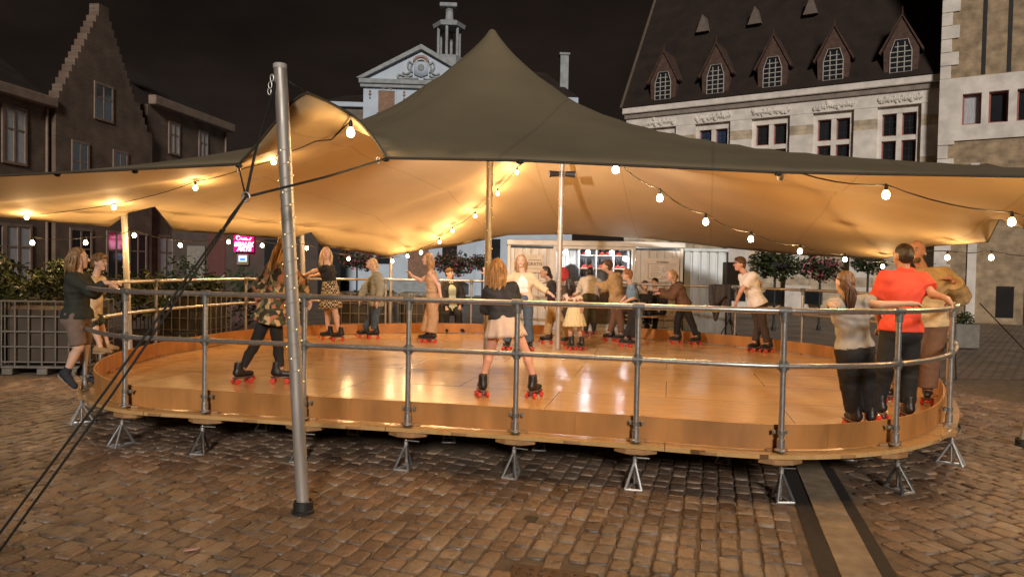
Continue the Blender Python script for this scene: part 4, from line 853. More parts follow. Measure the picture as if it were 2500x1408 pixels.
    vs, fs = sdf_mesh(pre, .0085, k=.02, cuts=cutf, wr=(.0035 if hk not in ('cap', 'short', 'bald') else .0022, 70))
    def strands(mb):
        if hk in ('bald', 'cap', 'short'): return
        rg = random.Random(hash(label) % 1000 if False else len(label)*7+int(Y0*100))
        for _ in range(90 if hk == 'long' else 60):
            an = rg.uniform(.35*math.pi, 1.65*math.pi); d = hf*math.cos(an)+hl*math.sin(an); e_ = rg.uniform(.2, 1)
            st = c+hu*(.02+.1*(1-e_*.8))*kh+d*(.03+.062*e_)*kh-hf*.01*kh; rr = rg.uniform(.6, 1.02)
            if hk in ('short', 'mop'):
                en = st+d*.012-V(0, 0, .045*rr*kh); pts = [st+d*.008, (st+en)/2+d*.02*kh, en]; rw = [.004, .0045, .0015]
                if en[2] < c[2]-.09*kh: continue
            elif hk == 'pony':
                t0 = c-hf*.095*kh; o_ = hl*rg.uniform(-.03, .03)-hf*rg.uniform(-.01, .03); en = t0-V(0, 0, L_h*kh*rr)+sw_+o_; pts = [t0+o_*.3, (t0+en)/2+o_*1.4+sw_*.2, en]; rw = [.005, .006, .0015]
            else:
                en = st-V(0, 0, (L_h*rr+.03)*kh)+d*rg.uniform(-.01, .03)-hf*.03*kh+sw_*rr
                pts = [st+d*.004, st*.6+en*.4+d*.026*kh, st*.25+en*.75+d*.012*kh+V(rg.gauss(0, .008), rg.gauss(0, .008), 0), en]; rw = [.004, .006, .006, .0015]
            mb.tube(pts, rw, 4, cap=False)
    ho = mesh_obj('hair' if hk != 'cap' else 'knit_cap', vs, fs, hm if hk != 'cap' else mat('cap_black', (.012, .012, .014), .8), o, strands)
    if hk == 'cap':
        vs, fs = sdf_mesh([el(c-hf*.03*kh-hu*.035*kh, A3, V(.083, .085, .055)*kh)], .009, cuts=[(c-hf*.0*kh, hf), (c+hu*.02*kh, hu)]); mesh_obj('hair', vs, fs, hm, o)
    return o

dk = cloth_m('charcoal', (.022, .022, .024)); bk = cloth_m('black', (.012, .012, .013)); navy = cloth_m('navy', (.018, .022, .032)); denim = cloth_m('denim', (.055, .085, .12), var=.25); beige = cloth_m('beige', (.46, .30, .17)); cream = cloth_m('cream', (.62, .48, .30)); white = cloth_m('white', (.78, .74, .69), var=.07); grey = cloth_m('grey_marl', (.36, .33, .29)); orange = cloth_m('orange', (.70, .075, .04), var=.08); brownc = cloth_m('brown', (.14, .075, .045)); green = cloth_m('grey_green', (.27, .27, .20), var=.25, vs=40); olive = cloth_m('olive', (.07, .07, .045)); blue = cloth_m('blue', (.16, .27, .40)); pale_g = cloth_m('pale_green', (.45, .5, .36)); taupe = cloth_m('taupe', (.17, .12, .10)); sand = cloth_m('sand', (.42, .29, .14)); tan_s = mat('tan_suede', (.3, .19, .09), .8); navys = mat('navy_canvas', (.02, .023, .035), .8)

person('girl in a dark sweater and knee shorts standing on the rink edge outside the railing', 8.0, .92, (192, 630), (190, 668), (189, 768),
       {'R': ((222, 712, -.1), (258, 690, -.02), (1, .1, -.1)), 'L': ((226, 708, .2), (262, 690, .22), (1, 0, -.1))}, {'R': ((192, 848, -.08), (160, 912, -.12), 70), 'L': ((206, 845, .12), (205, 905, .12), 85)}, yaw=95, hyaw=110,
       hair=('dkblond', 'long', .2), floor=.36, feet=('s', .55), shoe=navys, clothes=[('legs', 'shorts', taupe, {'to': .93, 'inf': .02, 'wide': (1.15, 1)}), ('top', 'sweater', cloth_m('bottle_black', (.02, .025, .02)), {'sleeve': 1.9, 'hem': 1.08, 'inf': .018, 'loose': .1}), ('sock', 'sock', navy)])
person('small boy in a pale top leaning his folded arms on the railing at left', 9.2, .76, (243, 640), (233, 676), (222, 772),
       {'R': ((252, 708, -.05), (276, 690, .1), (1, .3, 0)), 'L': ((256, 704, .25), (270, 690, .05), (.8, -.5, 0))}, {'R': ((232, 800, -.05), (246, 850, -.06), 85), 'L': ((246, 796, .1), (263, 842, .1), 85)}, yaw=85, hyaw=80,
       hair=('dkblond', 'mop'), floor=.58, feet='shoe', shoe=tan_s, sex='m', clothes=[('legs', 'shorts', cloth_m('dark_green', (.03, .045, .03)), {'to': .9, 'inf': .02, 'wide': (1.3, 1)}), ('top', 'shirt', cream, {'sleeve': 1.3, 'hem': 1.05, 'inf': .014})])
person('woman with long wavy hair and a dark floral tunic skating behind the front pole', 8.85, .98, (700, 598), (688, 640), (662, 762),
       {'R': ((735, 690, .1), (752, 730, .2)), 'L': ((632, 702, .05), (640, 750, .1))}, {'L': ((618, 850, -.02), (591, 905, -.08), 140), 'R': ((680, 850, 0), (685, 900, 0), 95)}, yaw=135, hyaw=120,
       hair=('blond', 'long', .42), sway=(-.1, 0, 0), clothes=[('legs', 'leggings', bk, {'inf': .006}), ('top', 'tunic', FLDARK, {'sleeve': 1.85, 'hem': 1.2, 'inf': .03, 'flare': .04, 'loose': .25})])
person('girl in a black top and checked skirt holding the far rail', 14.0, .99, (796, 618), (799, 648), (808, 708),
       {'L': ((774, 660, -.12), (742, 672, .1), (-1, .2, 0)), 'R': ((785, 668, .3), (766, 673, .35), (-1, .3, 0))}, {'R': ((799, 762, .1), (800, 800, .08), -75), 'L': ((818, 760, -.1), (826, 800, -.1), -80)}, yaw=-105, hyaw=15,
       hair=('pale', 'long', .3), clothes=[('skirt', 'skirt', CHECK, {'waist': .62, 'len': .52, 'r': .25, 'fold': .04}), ('top', 'black_top', bk, {'sleeve': .42, 'hem': .68, 'inf': .012})])
person('older woman with a blond bob and grey green cardigan bending forward', 14.5, .95, (907, 643), (920, 667), (917, 738),
       {'L': ((930, 706, -.15), (920, 738, -.3)), 'R': ((893, 700, .15), (880, 728, .1))}, {'R': ((905, 778, .1), (889, 805, .1), -80), 'L': ((916, 780, -.08), (913, 805, -.08), -80)}, yaw=-75, hyaw=-70,
       hair=('pale', 'bob', .11), nod=.35, clothes=[('legs', 'jeans', denim, {'inf': .018, 'wide': (1.1, 1.25)}), ('top', 'shirt', dk, {'sleeve': .3, 'hem': .95}), ('open', 'cardigan', green, {'hem': 1.12, 'inf': .035})])
person('woman in a beige wide leg jumpsuit skating left with one hand raised', 13.9, .95, (1044, 632), (1054, 661), (1057, 727),
       {'L': ((1071, 697, -.12), (1076, 724, -.15)), 'R': ((1027, 684, .15), (1004, 672, .05), (-.6, -.2, .8))}, {'R': ((1047, 775, .06), (1040, 812, .05), -90), 'L': ((1058, 775, -.06), (1052, 815, -.05), -95)}, yaw=-95, hyaw=-85,
       hair=('straw', 'long', .24), clothes=[('legs', 'trousers', beige, {'inf': .03, 'wide': (1.35, 2.1), 'waist': .7, 'to': 1.93}), ('top', 'sleeveless_top', beige, {'sleeve': 0, 'hem': .8, 'inf': .014, 'neckcut': True})])
person('young man in a dark blazer sitting beyond the far rail', 16.4, .97, (1098, 667), (1101, 690), (1104, 752),
       {'R': ((1083, 728, -.1), (1090, 752, -.3)), 'L': ((1130, 727, 0), (1120, 757, -.3))}, {'R': ((1090, 768, -.42), (1090, 800, -.35), 10), 'L': ((1121, 768, -.4), (1124, 800, -.35), 30)}, yaw=15, hyaw=50, sex='m', skin='fair',
       hair=('brown', 'mop'), floor=.0, feet='shoe', shoe=bk, clothes=[('legs', 'trousers', bk, {'inf': .016}), ('top', 'shirt', pale_g, {'sleeve': .2, 'hem': 1.1, 'inf': .012}), ('open', 'blazer', dk, {'hem': 1.1, 'inf': .03}), ('collar', 'collar', pale_g)])
HAIR['honey'] = hairmat('honey', (.34, .20, .09))
person('girl in a black top and white skirt seen from behind with legs apart', 8.2, .9, (1214, 655), (1221, 697), (1232, 775),
       {'L': ((1187, 752, .12), (1204, 770, .32)), 'R': ((1262, 745, .15), (1268, 722, .4))}, {'L': ((1196, 860, 0), (1177, 925, 0), 195), 'R': ((1284, 862, 0), (1305, 925, 0), 150)}, yaw=180,
       hair=('honey', 'long', .26), skin='ruddy', clothes=[('skirt', 'skirt', cloth_m('blush_white', (.52, .42, .37), var=.07), {'waist': .85, 'len': .26, 'r': .26, 'fold': .06}), ('top', 'black_top', navy, {'sleeve': 1.3, 'hem': 1.0, 'inf': .028, 'loose': .25})])
person('blond girl in a cream cardigan and jeans facing the camera with arms spread', 12.9, .97, (1272, 637), (1276, 669), (1277, 731),
       {'L': ((1312, 694, -.05), (1338, 713, -.1), (.8, -.2, -.5)), 'R': ((1214, 690, -.12), (1185, 672, -.1), (-.1, 0, 1))}, {'R': ((1251, 790, 0), (1238, 830, 0), -20), 'L': ((1290, 790, 0), (1293, 832, 0), 12)}, yaw=0, hyaw=-6,
       hair=('straw', 'long', .22), curl=.1, clothes=[('legs', 'jeans', denim, {'inf': .02, 'wide': (1.05, 1.55), 'to': 2.12}), ('top', 'crop_top', white, {'sleeve': .3, 'hem': .74, 'inf': .01}), ('open', 'cardigan', cream, {'hem': 1.2, 'inf': .024})])
person('dark haired skater in a black top and beige trousers moving left', 14.0, .92, (1331, 664), (1345, 686), (1352, 745),
       {'L': ((1352, 718, -.12), (1366, 742, -.2)), 'R': ((1340, 716, .15), (1332, 738, .1))}, {'R': ((1341, 792, .08), (1336, 818, .1), -85), 'L': ((1372, 790, -.06), (1388, 818, -.08), -85)}, yaw=-88, hyaw=-80, skin='tan',
       hair=('dark', 'pony', .2), clothes=[('legs', 'trousers', sand, {'inf': .022, 'wide': (1.15, 1.4)}), ('top', 'black_top', dk, {'sleeve': 1.4, 'hem': 1.0, 'inf': .02})])
person('little girl with long dark hair, floral blouse and pale ruffled skirt', 13.1, .76, (1389, 691), (1394, 716), (1405, 758),
       {'L': ((1381, 742, .02), (1367, 748, .02), (-1, 0, -.1)), 'R': ((1424, 742, 0), (1421, 764, 0))}, {'L': ((1392, 806, 0), (1393, 832, 0), -160), 'R': ((1415, 806, 0), (1418, 832, 0), 200)}, yaw=195, hyaw=-125, skin='tan',
       hair=('dark', 'long', .27), clothes=[('skirt', 'ruffled_skirt', cloth_m('pale_yellow', (.62, .52, .28), var=.06), {'waist': .78, 'len': .34, 'r': .25, 'tiers': 3, 'fold': .07, 'n': 15}), ('top', 'blouse', FLPALE, {'sleeve': .6, 'hem': .95, 'inf': .018, 'loose': .3})])
person('person in a white hoodie bending over the kiosk counter', 16.3, .98, (1441, 664, .3), (1442, 682, .25), (1441, 724),
       {'L': ((1414, 708, .35), (1424, 716, .5)), 'R': ((1474, 704, .3), (1460, 712, .5))}, {'L': ((1436, 765, -.02), (1430, 795, 0), 185), 'R': ((1448, 765, 0), (1450, 795, 0), 170)}, yaw=180, sex='m', hd=.42,
       hair=('dark', 'short'), skin='tan', clothes=[('legs', 'trousers', olive, {'inf': .02, 'wide': (1.1, 1.2)}), ('top', 'white_hoodie', white, {'sleeve': 1.9, 'hem': 1.0, 'inf': .035, 'loose': .2}), ('hood', 'hood', white)])
person('brown haired teenager in a beige hooded jacket looking down at the counter', 14.8, .97, (1482, 649), (1499, 670), (1507, 733),
       {'L': ((1506, 709, -.14), (1492, 735, -.1)), 'R': ((1478, 702, .18), (1464, 694, .3))}, {'R': ((1500, 776, .06), (1489, 812, .08), -80), 'L': ((1513, 774, -.06), (1517, 812, -.08), -80)}, yaw=-105, hyaw=-100, sex='m', nod=.3,
       hair=('brown', 'mop'), clothes=[('legs', 'trousers', brownc, {'inf': .018, 'wide': (1.1, 1.2)}), ('top', 'jacket', sand, {'sleeve': 1.9, 'hem': 1.08, 'inf': .04, 'loose': .25}), ('hood', 'hood', sand)])
person('boy with reddish hair in a blue shirt and black overalls', 13.8, .84, (1531, 671), (1541, 694), (1546, 742),
       {'L': ((1546, 726, -.1), (1517, 742, -.12)), 'R': ((1530, 722, .14), (1512, 742, .1))}, {'R': ((1543, 786, .06), (1529, 818, .06), -85), 'L': ((1549, 786, -.05), (1548, 822, -.05), -80)}, yaw=-95, sex='m',
       hair=('red', 'mop'), clothes=[('legs', 'overalls', bk, {'inf': .028, 'wide': (1.15, 1.5), 'waist': .55}), ('top', 'shirt', blue, {'sleeve': .85, 'hem': .75, 'inf': .012}), ('strap', 'overall_strap', bk)])
person('person in a black knit cap and dark jacket sitting at the table by the kiosk', 16.6, .94, (1598, 690), (1602, 710), (1608, 757),
       {'R': ((1590, 732, -.1), (1577, 742, -.3)), 'L': ((1622, 736, -.15), (1612, 750, -.3))}, {'R': ((1578, 765, -.35), (1580, 792, -.3), -20), 'L': ((1602, 766, -.35), (1598, 792, -.3), 10)}, yaw=-30, hyaw=-45, sex='m', nod=.3,
       hair=('dark', 'cap'), floor=.3, clothes=[('legs', 'trousers', navy, {'inf': .016}), ('top', 'jacket', dk, {'sleeve': 1.9, 'hem': 1.05, 'inf': .035, 'loose': .2})])
person('small child with brown hair bowed over the table beside the black cap', 16.2, .7, (1574, 697), (1577, 718), (1580, 760),
       {'R': ((1570, 738, -.1), (1574, 748, -.25)), 'L': ((1588, 740, -.1), (1582, 750, -.25))}, {'R': ((1572, 765, -.25), (1573, 785, -.2), 0), 'L': ((1586, 765, -.25), (1587, 785, -.2), 0)}, yaw=10, hyaw=20, nod=.6, sex='m',
       hair=('brown', 'mop'), floor=.42, feet='shoe', shoe=bk, clothes=[('legs', 'trousers', navy, {'inf': .014}), ('top', 'jacket', dk, {'sleeve': 1.9, 'hem': 1.05, 'inf': .025})])
person('girl in a black hooded jacket leaning far forward over the rail', 14.5, .92, (1639, 672), (1650, 694), (1668, 742),
       {'L': ((1640, 724, -.12), (1609, 716, -.05), (-1, .3, .1)), 'R': ((1636, 716, .2), (1604, 708, .25), (-1, .3, .1))}, {'R': ((1654, 788, .06), (1652, 814, .08), -85), 'L': ((1688, 786, -.06), (1700, 812, -.08), -70)}, yaw=-88, hyaw=-85,
       hair=('straw', 'bob', .1), clothes=[('legs', 'trousers', bk, {'inf': .016, 'wide': (1.05, 1.15)}), ('top', 'jacket', brownc, {'sleeve': 1.9, 'hem': 1.08, 'inf': .035, 'loose': .25}), ('hood', 'hood', bk)])
person('young man in a white t-shirt and glasses leaning on the far rail', 13.3, 1.0, (1806, 644), (1822, 669), (1848, 738),
       {'L': ((1808, 712, -.12), (1796, 742, -.02)), 'R': ((1856, 692, .1), (1840, 716, .3))}, {'R': ((1852, 792, .08), (1843, 832, .08), -70), 'L': ((1862, 792, -.06), (1874, 832, -.06), -70)}, yaw=-80, hyaw=-85, sex='m',
       hair=('brown', 'mop'), skin='ruddy', clothes=[('legs', 'trousers', cloth_m('dark_brown', (.05, .033, .026)), {'inf': .016, 'wide': (1.05, 1.15)}), ('top', 't_shirt', white, {'sleeve': .62, 'hem': 1.08, 'inf': .024, 'loose': .25}), ('glasses', 'glasses', blackp)])
person('girl with a brown ponytail and grey t-shirt leaning back on the near rail', 6.75, .86, (2062, 690), (2072, 730), (2086, 850),
       {'L': ((2040, 745, -.15), (2029, 743, -.38), (-.2, -1, -.2)), 'R': ((2140, 742, -.15), (2222, 741, -.3), (1, -.1, -.05))}, {'L': ((2074, 940, .05), (2085, 1000, .1), 185), 'R': ((2116, 940, .05), (2124, 1000, .1), 165)}, yaw=175, hyaw=190,
       hair=('brown', 'pony', .3), clothes=[('legs', 'trousers', bk, {'inf': .03, 'wide': (1.25, 1.6), 'to': 2.0}), ('top', 't_shirt', grey, {'sleeve': .5, 'hem': .98, 'inf': .03, 'loose': .25, 'wr': .006})])
person('man in an orange polo shirt seen from behind with a hand on the rail', 7.25, 1.0, (2205, 624), (2207, 668), (2200, 800),
       {'L': ((2137, 745, .1), (2150, 800, .25)), 'R': ((2272, 712, -.12), (2305, 726, -.3), (.45, -.25, -.75))}, {'L': ((2160, 900, 0), (2142, 975, .05), 195), 'R': ((2218, 900, 0), (2216, 975, 0), 170)}, yaw=185, hyaw=195, sex='m', skin='tan',
       hair=('dark', 'short'), clothes=[('legs', 'trousers', bk, {'inf': .025, 'wide': (1.15, 1.3), 'to': 2.0}), ('top', 'polo_shirt', orange, {'sleeve': .66, 'hem': 1.06, 'inf': .032, 'loose': .3, 'wr': .005}), ('collar', 'polo_collar', orange)])
person('tall balding man in a beige jacket standing behind the orange shirt', 8.3, 1.06, (2238, 613), (2256, 660), (2262, 790),
       {'R': ((2216, 730, .05), (2222, 780, -.15)), 'L': ((2342, 722, 0), (2318, 665, -.28), (-.7, -.3, .4))}, {'R': ((2205, 885, .05), (2186, 955, .05), -60), 'L': ((2268, 885, -.05), (2264, 958, -.05), -30)}, yaw=-20, hyaw=-50, sex='m', skin='ruddy',
       hair=('grey', 'bald'), clothes=[('legs', 'trousers', brownc, {'inf': .035, 'wide': (1.3, 1.5), 'to': 2.0}), ('top', 'jacket', cloth_m('khaki', (.52, .40, .23)), {'sleeve': 1.9, 'hem': 1.05, 'inf': .045, 'loose': .4, 'wr': .007})])
# ================================================================== KIOSK
white_st = mat('white_steel', (.74, .73, .70), .45, .1, var=.1, vs=3, rvar=.1); zinc = mat('zinc_steel', (.58, .65, .70), .4, .15, var=.2, vs=2.5, stretch=(1, 1, .3), rvar=.1)
darkst = mat('dark_metal', (.03, .03, .032), .5, .3); shelfm = mat('shelf_board', (.5, .38, .25), .5); shelfw = mat('shelf_frame', (.6, .6, .6), .5)
led = emis('globe_bulb', (.92, .96, 1), 9); paper = mat('paper_board', (.80, .74, .66), .7, var=.05); ink = mat('ink', (.05, .04, .05), .7)
def corrugated(mb, x0, x1, y, z0, z1, pitch=.2, depth=.03, mi=0, rib=.05, thick=.02):
    pts = []; x = x0
    while x < x1-1e-6:
        for dx, dy in ((0, 0), (pitch-rib-.02, 0), (pitch-rib, depth), (pitch-.02, depth)):
            if x+dx < x1: pts.append((x+dx, y+dy))
        x += pitch
    pts.append((x1, y)); poly = pts+[(x1, y+depth+thick), (x0, y+depth+thick)]
    mb.prism(poly, z0, z1, mi)
kz0, kz1, KY = .36, 2.47, 17.42
kio = thing('rental_kiosk', 'white corrugated steel container kiosk handing out roller skates', 'kiosk', (0, KY, 0))
mb = MB(); corrugated(mb, -.08, .98, .03, kz0+.1, kz1-.2, .19); corrugated(mb, 2.9, 3.98, .03, kz0+.1, kz1-.2, .19); mb.split('front_panel', white_st, kio)
mb = MB(); corrugated(mb, -.08, 4.0, 2.2, kz0, kz1-.12, .2); mb.box((-.1, .05, kz0), (-.06, 2.2, kz1-.12)); mb.box((3.99, .05, kz0), (4.03, 2.2, kz1-.12)); corrugated(mb, 1.02, 1.62, 1.1, kz0+.1, kz1-.2, .16); mb.build('wall', white_st, kio)
mb = MB(); mb.bbox((-.14, -.06, kz1-.13), (4.07, 2.3, kz1), .015); mb.build('roof', white_st, kio)
mb = MB()
for x in (-.1, .98, 2.84, 3.98): mb.bbox((x-.02, -.01, kz0), (x+.05, .06, kz1-.13), .008)
mb.bbox((.98, -.012, kz1-.2), (2.9, .05, kz1-.131), .006); mb.bbox((-.1, -.012, kz0-.02), (4.03, .05, kz0+.08), .006); mb.build('frame', white_st, kio)
mb = MB(); mb.box((-.1, .06, kz0-.3), (4.03, 2.2, kz0-.001)); mb.build('base', darkst, kio)
mb = MB(); mb.box((1.65, 1.02, kz0), (2.84, 1.06, kz1-.2), 1)
for x in (1.63, 2.05, 2.47, 2.84): mb.bbox((x-.015, .6, kz0), (x+.015, 1.02, kz1-.2), .003)
for z in (1.5, 1.82, 2.14): mb.bbox((1.63, .59, z-.012), (2.86, 1.02, z+.012), .003, 2)
mb.build('shelf_unit', [shelfw, mat('shelf_back', (.25, .26, .3), .6), shelfm], kio)
mb = MB(); mb.bbox((1.02, -.12, 1.46), (2.86, .3, 1.5), .006); mb.build('counter', shelfm, kio)
mb = MB(); mb.box((1.05, .02, kz0+.12), (2.84, .26, 1.45)); cab = mb.build('cabinet', mat('cabinet_brown', (.10, .075, .055), .3, var=.3, vs=6), kio)
mb = MB()
for x in (1.04, 1.35, 1.93, 2.38, 2.83): mb.bbox((x-.022, -.012, kz0+.1), (x+.022, .018, 1.46), .004)
for z in (kz0+.12, 1.44): mb.bbox((1.02, -.013, z-.03), (2.86, .017, z+.03), .004)
mb.build('cabinet_frame', zinc, cab)
mb = MB(); mb.bbox((.33, -.035, 1.7), (.72, -.012, 2.12), .004, 0); mb.ball((.62, -.036, 2.05), .028, 8, 2, sc=(1.2, .15, .8)); mb.box((.37, -.038, 1.985), (.68, -.034, 1.995), 1); mb.box((.37, -.038, 1.79), (.68, -.034, 1.797), 1)
sg = mb.build('poster', [paper, ink, mat('sticker', (.9, .9, .9), .4)], kio); text('lettering', 'GRATIS', .105, ink, sg, (.525, -.039, 1.895), (R(90), 0, 0))
mb = MB(); mb.bbox((3.13, -.05, 1.53), (3.93, -.025, 2.09), .004, 0)
for x in (3.2, 3.86): mb.cyl((x, -.03, 2.08), (x, -.01, 2.32), .006, 6, 2); mb.ball((x, -.03, 2.15), .014, 6, 2)
for a, b in (((3.2, 1.6), (3.2, 1.95)), ((3.2, 1.6), (3.62, 1.6)), ((3.2, 1.95), (3.85, 1.95))): mb.box((min(a[0], b[0])-.003, -.054, min(a[1], b[1])-.003), (max(a[0], b[0])+.003, -.05, max(a[1], b[1])+.003), 1)
for i in range(7):
    z = 1.9-i*.04; mb.box((3.26, -.0535, z), (3.44+.03*(i % 3), -.0505, z+.005), 1)
    if i < 3: mb.box((3.62, -.0535, z), (3.82-.03*i, -.0505, z+.005), 1)
for cx, cz, r_ in ((3.58, 1.82, .05), (3.575, 1.81, .02), (3.54, 1.65, .018), (3.6, 1.65, .018), (3.66, 1.65, .018)): mb.tube([(cx+r_*math.cos(a), -.052, cz+r_*math.sin(a)*1.25) for a in np.linspace(0, 6.28, 13)[:-1]], .003, 4, 1, closed=True)
bd_ = mb.build('notice_board', [paper, ink, white_st], kio); text('lettering', 'De Rolbaan', .062, ink, bd_, (3.53, -.055, 2.0), (R(90), 0, 0), shear=.2)
for k, (x, y, z) in enumerate(((1.82, .45, 2.2), (2.4, .45, 2.2), (2.72, .4, 2.07), (1.3, .7, 2.2))):
    mb = MB(); mb.ball((x, y, z), .062, 10); mb.build('globe_bulb', led, kio, smooth=True)
    mb = MB(); mb.cyl((x, y, z+.06), (x, y, kz1-.19), .006, 6); mb.build('bulb_cord', darkst, kio)
    ld = bpy.data.lights.new('globe_light', 'POINT'); ld.energy = 9; ld.color = (.9, .95, 1); ld.shadow_soft_size = .04; lo = bpy.data.objects.new('globe_light', ld); COL.objects.link(lo); lo.parent = kio; lo.location = (x, y-.1, z-.07)
mb = MB(); mb.tube([(3.7, .3, kz1), (3.7, .3, kz1+.06)], .012, 6); mb.tube([(3.7+.03*math.cos(a), .3, kz1+.085+.03*math.sin(a)) for a in np.linspace(0, 6.28, 11)[:-1]], .008, 5, closed=True); mb.tube([(1.0, .3, kz1), (1.04, .3, kz1+.07)], .012, 6); mb.build('lifting_eye', zinc, kio)
# skates on the shelves, single small meshes
vs_ = _bv.copy(); mb = MB(); mb.v = vs_.tolist(); mb.f = _bf.tolist(); mb.m = [0]*len(_bf)
for x in (-.05, .05):
    for y in (-.088, .085): mb.cyl((x-.016, y, .032), (x+.016, y, .032), .032, 10, 1)
mb.bbox((-.035, -.15, .05), (.035, .11, .088), .006, 1)
sk0 = mb.build('shelf_skate', [boot_m, wheel_m], smooth=False); tag(sk0, 'dark rental roller skate with red wheels standing on the kiosk shelves', 'roller skate', 'roller skates on the kiosk shelves'); fst = True
for z, cols_ in ((1.513, (1.75, 2.6)), (1.833, (1.75, 1.9, 2.17, 2.31, 2.57, 2.7)), (2.153, (1.76, 2.18, 2.33, 2.6))):
    for x in cols_:
        for dx in (0,):
            l_ = (x+dx, KY+.78+random.uniform(-.03, .03), z)
            if fst: sk0.location = l_; sk0.rotation_euler = (0, 0, random.uniform(-.2, .2)); fst = False
            else: c_ = sk0.copy(); COL.objects.link(c_); c_.location = l_; c_.rotation_euler = (0, 0, random.uniform(-.25, .25)); c_.scale = (.8,)*3
sk0.scale = (.8,)*3
vs, fs = sdf_mesh([el((0, 0, .16), np.eye(3), V(.13, .1, .18)), el((.02, -.06, .12), np.eye(3), V(.1, .06, .1))], .012, k=.03, wr=(.008, 30)); o = mesh_obj('backpack', vs, fs, mat('cloth_redpack', (.6, .05, .06), .7)); o.location = (1.22, KY+.1, 1.5); tag(o, 'red backpack dumped on the kiosk counter', 'backpack')
vs, fs = sdf_mesh([el((0, 0, .2), np.eye(3), V(.17, .11, .22)), rc((-.1, 0, .3), (.14, .0, .1), .08)], .012, k=.04, wr=(.01, 25)); o = mesh_obj('backpack', vs, fs, cloth_m('slate', (.06, .075, .09))); o.location = (1.42, KY+.16, 1.5); tag(o, 'dark slate backpack beside the red one on the counter', 'backpack')
# second storage container
s2 = thing('storage_container', 'lower bluish galvanised storage container right of the skate kiosk', 'container', (4.2, 18.0, 0))
mb = MB(); corrugated(mb, 0, 1.02, 0, .22, 2.28, .205, .04); mb.build('front_panel', zinc, s2)
mb = MB(); mb.bbox((-.03, -.03, 2.281), (1.06, 1.6, 2.36), .01); mb.build('roof', zinc, s2)
mb = MB(); mb.box((-.02, .07, .15), (.02, 1.6, 2.28)); mb.box((1.0, .07, .15), (1.04, 1.6, 2.28)); mb.box((-.02, .065, .0), (1.04, 1.6, .14)); mb.bbox((1.025, -.02, .2), (1.06, .065, 2.28), .004); mb.build('wall', darkst, s2)
# loudspeaker on stand
sp = thing('loudspeaker', 'black loudspeaker on a tripod stand beside the storage container', 'loudspeaker', (4.98, 16.75, 0))
mb = MB(); mb.bbox((-.17, -.16, 1.5), (.17, .14, 2.02), .015); cb = mb.build('cabinet', mat('speaker_black', (.012, .012, .013), .5), sp)
mb = MB(); mb.box((-.14, -.166, 1.53), (.14, -.161, 1.99)); mb.build('grille', mat('grille', (.02, .02, .02), .8, bump=.8, bs=300), sp)
mb = MB(); mb.cyl((0, 0, .6), (0, 0, 1.5), .018, 10); mb.build('pole', darkst, sp)
for a in (30, 150, 270):
    mb = MB(); mb.tube([(0, 0, .75), (.4*math.cos(R(a)), .4*math.sin(R(a)), .01)], .012, 6); mb.build('leg', darkst, sp)
# coats on the far rail
def rag(name, label, px, mt, w_, drop, seed):
    rg = random.Random(seed); c = at(px[0], px[1], px[2]); rows = []
    for i in range(14):
        u = i/13; row = []
        for j in range(20):
            t = j/19-.5; fold = .035*math.sin(9*t+2*u+seed)+.02*math.sin(23*t+4*u)
            side = -1 if u < .35 else 1; dz = 0 if abs(u-.35) < .05 else (-(abs(u-.35))*drop*(1+.35*math.sin(7*t+seed)+.25*math.sin(3*t+1)))
            row.append(c+V(t*w_*(1-.12*abs(dz)/drop), -.04*side*min(1, abs(u-.35)*8)*-1 - fold*(1 if u > .35 else -.4)-.03, .03+dz))
        rows.append(row)
    mb = MB(); mb.grid(rows); o = mb.build(name, mt, smooth=True); m_ = o.modifiers.new('s', 'SOLIDIFY'); m_.thickness = .012; return tag(o, label, 'coat')
rag('draped_coat', 'dark grey coat draped over the far rail near the loudspeaker', (1757, 698, 14.15), cloth_m('coat_grey', (.055, .05, .05)), .42, .75, 3)
# beer table with bench
tb = thing('folding_table', 'wooden folding table with pale metal legs behind the far rail', 'table', (2.95, 15.95, 0))
mb = MB(); mb.bbox((-.45, -.25, .79), (.75, .25, .82), .006); mb.build('tabletop', pine, tb)
for x in (-.35, .62):
    mb = MB()
    for y in (-.2, .2): mb.tube([(x, y, .79), (x+(.08 if x > 0 else -.03), y*1.1, .0)], .014, 6)
    mb.tube([(x+.02, -.2, .35), (x+.02, .2, .35)], .01, 6); mb.tube([(x, 0, .4), (x-.3*np.sign(x), 0, .78)], .009, 6); mb.build('leg', white_st, tb)
bn = thing('bench', 'plain wooden bench under the person in the black knit cap', 'bench', (3.3, 16.75, 0))
mb = MB(); mb.bbox((-.7, -.14, .66), (.6, .14, .69), .006); mb.build('seat', pine, bn)
for x in (-.55, .45):
    mb = MB(); mb.tube([(x, -.1, .66), (x, -.13, 0)], .014, 6); mb.tube([(x, .1, .66), (x, .13, 0)], .014, 6); mb.build('leg', white_st, bn)
st = thing('stool', 'tall dark stool under the man in the dark blazer', 'stool', (-1.33, 16.45, 0))
mb = MB(); mb.lathe((0, 0, .72), [(.19, 0), (.2, .02), (.18, .04)], 16); mb.build('seat', darkst, st)
for a in (45, 135, 225, 315):
    mb = MB(); mb.tube([(.1*math.cos(R(a)), .1*math.sin(R(a)), .72), (.2*math.cos(R(a)), .2*math.sin(R(a)), 0)], .013, 6); mb.build('leg', darkst, st)
